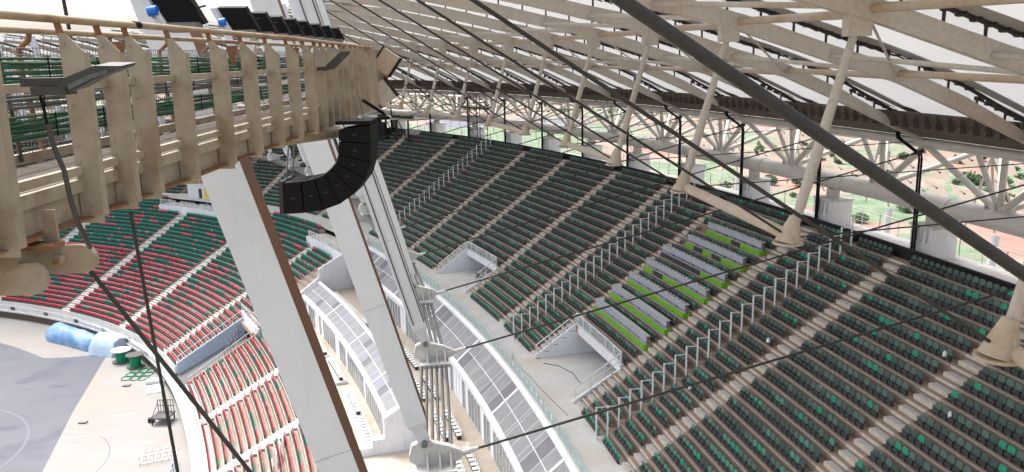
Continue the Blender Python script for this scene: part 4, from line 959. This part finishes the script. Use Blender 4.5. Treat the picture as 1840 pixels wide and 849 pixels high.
for a in (100, 101.6, 104, 108): MB().sbox(a, a+1., 18, 19.2, zt+3.02, zt+3.5).build('roof_equipment', 'bracket', BO)

# ------------------------------------------------------------------ catwalk
CWk = thing('catwalk', 'dusty cream steel catwalk with bolted ribs and mesh sides', 'catwalk', (-3.8, 8, 26.1)); X0, X1 = -3.3, -4.3; YA, YB = 3.6, 20.6
def tubep(name, m_, a, b_, r, par=CWk, n=10): return MB().tube(a, b_, r, n).build(name, m_, par)
for a, b_ in ((YA, 7.6), (7.66, 12.3), (12.36, YB)): tubep('top_rail', 'rail', (X0, a, 27.35), (X0, b_, 27.345 if b_ < 20 else 27.27), .031)
tubep('rail_sleeve', 'black', (X0, 7.56, 27.35), (X0, 7.68, 27.35), .034); tubep('top_rail', 'rail', (X1, YA, 27.33), (X1, YB, 27.3), .031)
ribs_y = [3.9, 4.6, 5.15, 6.28, 6.87, 7.36, 8.26, 9.40, 10.48, 11.55, 12.62, 13.65, 14.41, 14.92, 15.47, 16.01, 16.54, 17.1, 17.7, 18.27, 18.89, 19.47, 20.1]
rib = MB(); zt_, zb = 27.245, 25.825
rib.prism([(0, 0, zt_), (.045, 0, zt_), (.168, 0, zt_-.13), (.168, 0, zb), (-.005, 0, zb), (0, 0, zb+.1)], (0, .014, 0)); rib.box(.158, .17, .0141, .09, zb+.05, zt_-.14); rib.box(-.004, .008, .0141, .07, zb+.05, zt_-.03)
ME_RIB = rib.mesh('rib', 'catsteel'); nk_ = MB(); nk_.prism([(-.03, .002, 27.33), (.02, .002, 27.33), (.05, .002, 27.2), (.0, .002, 27.2)], (0, .012, 0)); ME_NK = nk_.mesh('rail_neck', 'rustneck')
bo = MB()
for x, z in ((.03, 27.17), (.035, 26.87), (.035, 26.42), (.035, 26.3), (.04, 26.16), (.085, 25.98), (.085, 25.89)): bo.tube((x, -.012, z), (x, .004, z), .016, 8)
bo.tube((.05, -.05, 26.72), (.05, .01, 26.72), .006, 6)
ME_BO = bo.mesh('bolt_heads', 'catsteel')
for y in ribs_y:
    for nm, me in (('rib', ME_RIB), ('rail_neck', ME_NK)):
        o = bpy.data.objects.new(nm, me); COL.objects.link(o); o.parent = CWk; o.location = Vector((X0, y, 0))-CWk.location
        if nm == 'rib':
            q = bpy.data.objects.new('bolt_heads', ME_BO); COL.objects.link(q); q.parent = o; q['kind'] = 'stuff'
for a, b_ in zip(ribs_y[:-1], ribs_y[1:]):
    if b_ > 19.: break
    a2, b2 = a+.016, b_-.002
    MB().box(X0+.0, X0+.05, a2, b2, 26.84, 26.90).build('side_stringer', 'catsteel', CWk)
    MB().box(X0+.01, X0+.06, a2, b2, 26.20, 26.265).build('floor_stringer', 'catsteel', CWk)
    MB().box(X0-.02, X0+.04, a2, b2, 26.07, 26.165).build('floor_stringer', 'catsteel', CWk)
    MB().box(X0-.03, X0-.015, a2, b2, 25.88, 26.06).build('lower_web', 'catsteel', CWk); MB().box(X0-.03, X0+.10, a2, b2, 25.865, 25.88).build('lower_flange', 'rustneck', CWk)
ny = int((YB-YA)/.16)
for j in range(5): MB().box(X0-.05-(j+1)*.18, X0-.05-j*.18-.012, YA, YB, 26.13, 26.16).build('floor_plank', 'timber', CWk)
MB().box(X1-.03, X1+.03, YA, YB, 26.17, 26.26).build('far_kick_beam', 'catsteel', CWk); MB().box(X1-.03, X1+.03, YA, YB, 26.05, 26.12).build('far_floor_beam', 'catsteel', CWk)
q = MB(); y = YA
while y < YB: q.tube((X1, y, 26.26), (X1, y, 27.18), .0035, 4, cap=False); y += .058
for z_ in np.arange(26.3, 27.2, .058): q.tube((X1, YA, z_), (X1, YB, z_), .0035, 4, cap=False)
q.build('side_mesh', 'mesh', CWk)['kind'] = 'stuff'
for j, y in enumerate(np.arange(4.6, 20, 1.55)):
    MB().path([(X1, y, 27.33), (X1-.02, y, 27.24), (X1-.12, y, 27.16), (X1-.12, y, 26.9), (X1-.03, y+.03, 26.2)], .026, 6).build('far_post', 'rustneck', CWk)
for y in (7.1, 8.9, 9.1, 10.9): tubep('inner_stay', 'gutter', (X1+.05, y, 27.2), (X1+.05, y+.12, 26.2), .015)
for j, y in enumerate((8.0, 11.3, 14.6)):
    q = MB(); q.prism([(X0-.45, y, 27.22), (X0-.28, y, 27.22), (X0-.36, y, 26.93)], (0, .01, 0)); q.build('hanging_tag', 'rustneck', CWk)
# underside hanger tubes
tubep('hanger_tube', 'catsteel', (X0-.5, 13.1, 25.78), (X0+.22, 15.0, 25.74), .11); 
# green and grey cable bundles on the catwalk
def bundle(zc, lab, n, mt, r=.014, xo=.2):
    B_ = thing('cable_bundle', lab, 'cables', (X1+xo, 8, zc))
    for j in range(n):
        ph = random.uniform(0, 6); q = MB(); pts = []
        for y in np.arange(YA, YB, .45): pts.append((X1+xo+.02*((j % 2))+.01*math.sin(y*1.3+ph), y, zc+(j-(n-1)/2)*r*1.75+.010*math.sin(y*1.9+ph)))
        q.path(pts, r, 6); q.build('cable', mt, B_)
    for y in np.arange(YA+.3, YB, .9): MB().box(X1+xo+.036, X1+xo+.044, y, y+.012, zc-n*r*.95, zc+n*r*.95).build('cable_tie', 'black', B_)
bundle(26.97, 'upper bundle of dark green cables tied along the far catwalk side', 9, 'greenc')
bundle(26.50, 'lower bundle of dark green cables lying above the catwalk floor', 8, 'greenc')
bundle(26.72, 'grey black cables running between the two green bundles', 5, 'greyc', .014, .12)
# end clamp plates at the lower left
CL = thing('hanger_clamp', 'large rounded cream clamp plates bolted under the near end of the catwalk', 'bracket', (-3.1, 5.6, 25.6))
def rounded(x0, x1, z0, z1, right=True, n=8):
    r = (z1-z0)/2; pts = [(x0, z0), (x1-r, z0)]+[(x1-r+r*math.sin(math.pi*j/n), (z0+z1)/2-r*math.cos(math.pi*j/n)) for j in range(n+1)]+[(x1-r, z1), (x0, z1)]; return pts
MB().prism([(x, 5.6, z) for x, z in rounded(-3.42, -2.885, 25.60, 25.80)], (0, .05, 0)).build('clamp_plate', 'catsteel', CL)
MB().prism([(x, 5.38, z) for x, z in rounded(-3.9, -3.12, 25.51, 25.73)], (0, .05, 0)).build('clamp_plate', 'catsteel', CL)
q = MB(); q.tube((-3.12, 5.54, 25.705), (-3.12, 5.61, 25.705), .035, 14); q.build('bolt', 'catsteel', CL); q = MB(); q.tube((-3.12, 5.50, 25.705), (-3.12, 5.55, 25.705), .018, 6); q.build('bolt_tip', 'rustneck', CL)
MB().box(-3.34, -3.30, 5.2, 5.62, 25.70, 26.06).build('hanger_strap', 'catsteel', CL); MB().box(-3.22, -3.13, 5.60, 5.63, 25.80, 26.05).build('hanger_strap', 'catsteel', CL); MB().box(-3.5, -3.1, 5.45, 5.63, 25.80, 25.83).build('seat_plate', 'rustneck', CL)
# strip light on an arm, nearest
FX = thing('strip_floodlight', 'grey angled floodlight on an arm in front of the nearest ribs', 'floodlight', (-2.6, 5., 26.9))
q = MB(); q.prism([(-2.70, 5.0, 26.865), (-2.62, 5.0, 26.945), (-2.44, 5.0, 27.01), (-2.285, 5.0, 27.005), (-2.30, 5.0, 26.985), (-2.45, 5.0, 26.93), (-2.60, 5.0, 26.86)], (0, .22, .02)); q.build('housing', 'lampgrey', FX)
q = MB(); q.prism([(-2.60, 4.995, 26.872), (-2.45, 4.995, 26.938), (-2.36, 4.995, 26.965), (-2.36, 4.995, 26.985), (-2.47, 4.995, 26.96), (-2.61, 4.995, 26.9)], (0, -.006, 0)); q.build('lens', 'lens', FX)
MB().box(-2.9, -2.66, 5.02, 5.16, 26.895, 26.945).build('arm', 'lampgrey', FX); MB().box(-2.83, -2.62, 4.99, 5.12, 26.845, 26.893).build('gear_box', 'lampgrey', FX)
q = MB(); q.path([(-2.815, 5.06, 26.85), (-2.80, 5.06, 26.74), (-2.795, 5.06, 26.66)], .009, 6); q.build('lead', 'black', FX)
q = MB(); q.path([(-2.795, 5.06, 26.67), (-2.77, 5.06, 26.52), (-2.735, 5.07, 26.38), (-2.725, 5.08, 26.2), (-2.71, 5.1, 26.05), (-2.705, 5.15, 25.95), (-2.76, 5.3, 25.85)], .016, 8); tag(q.build('conduit', 'lampgrey'), 'bent grey conduit hanging below the angled floodlight', 'conduit')
FX2 = thing('strip_floodlight', 'smaller looking grey angled floodlight far along the catwalk', 'floodlight', (-3.0, 14, 26.9))
q = MB(); q.prism([(-3.05, 13.9, 26.83), (-2.98, 13.9, 26.93), (-2.74, 13.9, 27.14), (-2.62, 13.9, 27.14), (-2.66, 13.9, 27.08), (-2.90, 13.9, 26.86)], (0, .25, 0)); q.build('housing', 'lampgrey', FX2); MB().box(-3.15, -3.0, 13.92, 14.1, 26.84, 26.9).build('arm', 'lampgrey', FX2)
# stage floodlights standing along the far rail
for j, (y, k_) in enumerate([(9.4, 1.), (12.0, .92), (13.0, .85), (13.9, .8), (14.8, .8), (15.7, .8), (16.7, .75), (17.6, .75), (18.6, .72)]):
    L_ = thing('stage_floodlight', 'black faced floodlight on the catwalk rail, %s from the left' % ordw(j), 'floodlight', (-3.95, y, 27.36), 'floodlights along the catwalk')
    c = Vector((-3.72 if j == 0 else -3.85, y, 27.36)); k_ *= .78; up_ = Vector((-.24*k_, 0, .46*k_)); wd = Vector((.50*k_, .10, 0))
    MB().obb(c+Vector((-.02, 0, .06)), wd, up_, Vector((0, .12, .03))).build('black_face', 'black', L_)
    MB().obb(c+Vector((-.13, .0, .06)), Vector((.10*k_, .02, 0)), up_, Vector((0, .1, .02))).build('silver_side', 'silver', L_)
    MB().box(c.x+.02, c.x+.42*k_, c.y-.05, c.y+.15, c.z-.02, c.z+.085).build('ballast_box', 'grey', L_)
    MB().tube(c+Vector((.0, -.02, .02)), c+Vector((-.16*k_, -.02, .30*k_)), .035, 8).build('lattice_arm', 'silver', L_)
    if j < 2: MB().tube(c+Vector((-.23*k_, -.05, .26*k_)), c+Vector((-.10*k_, -.05, .28*k_)), .055, 12).build('blue_cap', 'blue', L_)
    MB().path([c+Vector((.3*k_, 0, .45*k_)), c+Vector((.42*k_, 0, .3*k_)), c+Vector((.55*k_, 0, .33*k_))], .012, 6).build('lead', 'black', L_)
# two square lamps at the far end of the catwalk
for (x, z, lab, a, fc) in ((-2.93, 26.93, 'square lamp with orange tinted face, upper of the pair at the catwalk end', .62, 'rustpipe'), (-3.05, 26.2, 'square cream lamp, lower of the pair at the catwalk end', -.62, 'roofsteel')):
    L_ = thing('square_lamp', lab, 'lamp', (x, 20.3, z), 'square lamps at the catwalk end'); ca, sa = math.cos(a), math.sin(a); u = Vector((ca, 0, -sa if a > 0 else -sa)); v = Vector((sa, 0, ca))
    MB().obb(Vector((x, 20.3, z))-u*.22-v*.26, u*.44, v*.52, Vector((0, .3, 0))).build('lamp_face', fc, L_)
    MB().obb(Vector((x, 20.28, z))+u*.222-v*.27, u*.035, v*.54, Vector((0, .36, 0))).build('dark_rim', 'black', L_); MB().obb(Vector((x, 20.28, z))-u*.257-v*.27, u*.035, v*.54, Vector((0, .36, 0))).build('dark_rim', 'black', L_)
q = MB(); q.prism([(x, 20.6, z) for x, z in ((-3.5, 27.2), (-3.1, 27.2), (-2.95, 26.85), (-2.95, 26.3), (-3.1, 26.0), (-3.5, 25.9))], (0, .12, 0)); q.build('end_plate', 'catsteel', CWk)
# line array loudspeaker
SPK = thing('line_array_speaker', 'black curved line array loudspeaker hanging under the catwalk end', 'loudspeaker', (-2.9, 14, 25.9))
outer = [(-2.34, 25.93), (-2.345, 25.62), (-2.37, 25.30), (-2.47, 25.02), (-2.66, 24.78), (-2.93, 24.60), (-3.22, 24.50), (-3.55, 24.455), (-3.90, 24.44)]
inner = [(-2.87, 25.86), (-2.88, 25.66), (-2.90, 25.44), (-2.95, 25.30), (-3.04, 25.20), (-3.16, 25.10), (-3.33, 25.03), (-3.57, 24.985), (-3.88, 24.97)]
for j in range(8):
    g0, g1 = .02, .98
    def lp(A, B_, t_): return (A[0]+(B_[0]-A[0])*t_, A[1]+(B_[1]-A[1])*t_)
    o0, o1 = lp(outer[j], outer[j+1], g0), lp(outer[j], outer[j+1], g1); i0, i1 = lp(inner[j], inner[j+1], .04), lp(inner[j], inner[j+1], .94)
    q = MB(); q.prism([(o0[0], 14., o0[1]), (o1[0], 14., o1[1]), (i1[0], 14., i1[1]), (i0[0], 14., i0[1])], (0, .8, 0)); o = q.build('speaker_box', 'black', SPK)
    cx_, cz_ = (o0[0]+o1[0]+i0[0]+i1[0])/4, (o0[1]+o1[1]+i0[1]+i1[1])/4
    MB().box(cx_-.03, cx_+.03, 13.99, 13.998, cz_-.012, cz_+.012).build('badge', 'bracket', o)
    MB().tube((i0[0], 14.1, i0[1]), (i1[0], 14.1, i1[1]), .022, 6).build('rigging_link', 'grey', o)
MB().box(-2.92, -2.34, 14., 14.8, 25.94, 26.0).build('fly_frame', 'black', SPK); MB().box(-2.44, -2.36, 13.97, 13.99, 24.9, 26.0).build('side_plate', 'black', SPK) if False else None
MB().obb((-3.97, 14.0, 24.44), (.07, 0, 0), (0, .8, 0), (.02, 0, .56)).build('end_frame', 'bracket', SPK)
for x in (-3.92, -3.82): tubep('chain', 'grey', (x, 14.4, 24.98), (x+.12, 14.4, 25.86), .014, SPK, 6)
for x in (-2.62, -2.52): tubep('chain', 'grey', (x, 14.4, 26.0), (x-.04, 14.4, 26.4), .014, SPK, 6)
q = MB(); q.path([(-2.6, 14.9, 26.3), (-2.3, 15.2, 26.05), (-2.2, 15.3, 25.95), (-2.6, 15.0, 25.95)], .03, 6); q.build('loop_cable', 'black', SPK)
# loose black ropes hanging past the catwalk at the left
for lab, pts, r in (('straight black rope hanging from the catwalk down to the lower left', [(-3.26, 7.0, 25.78), (-3.11, 7.0, 23.34), (-3.0, 7., 21.4)], .016), ('diagonal black rope crossing the straight one at lower left', [(-3.19, 6.0, 25.59), (-2.1, 6.0, 23.86), (-.9, 6., 21.95)], .018)):
    q = MB(); q.path(pts, r, 8); tag(q.build('hanging_rope', 'cable'), lab, 'rope')
q = MB(); q.tube((-4.6, 9., 27.3), (-4.68, 9., 28.6), .02, 8); tag(q.build('thin_post', 'cable'), 'thin black rod rising above the catwalk rail at upper left', 'rod')
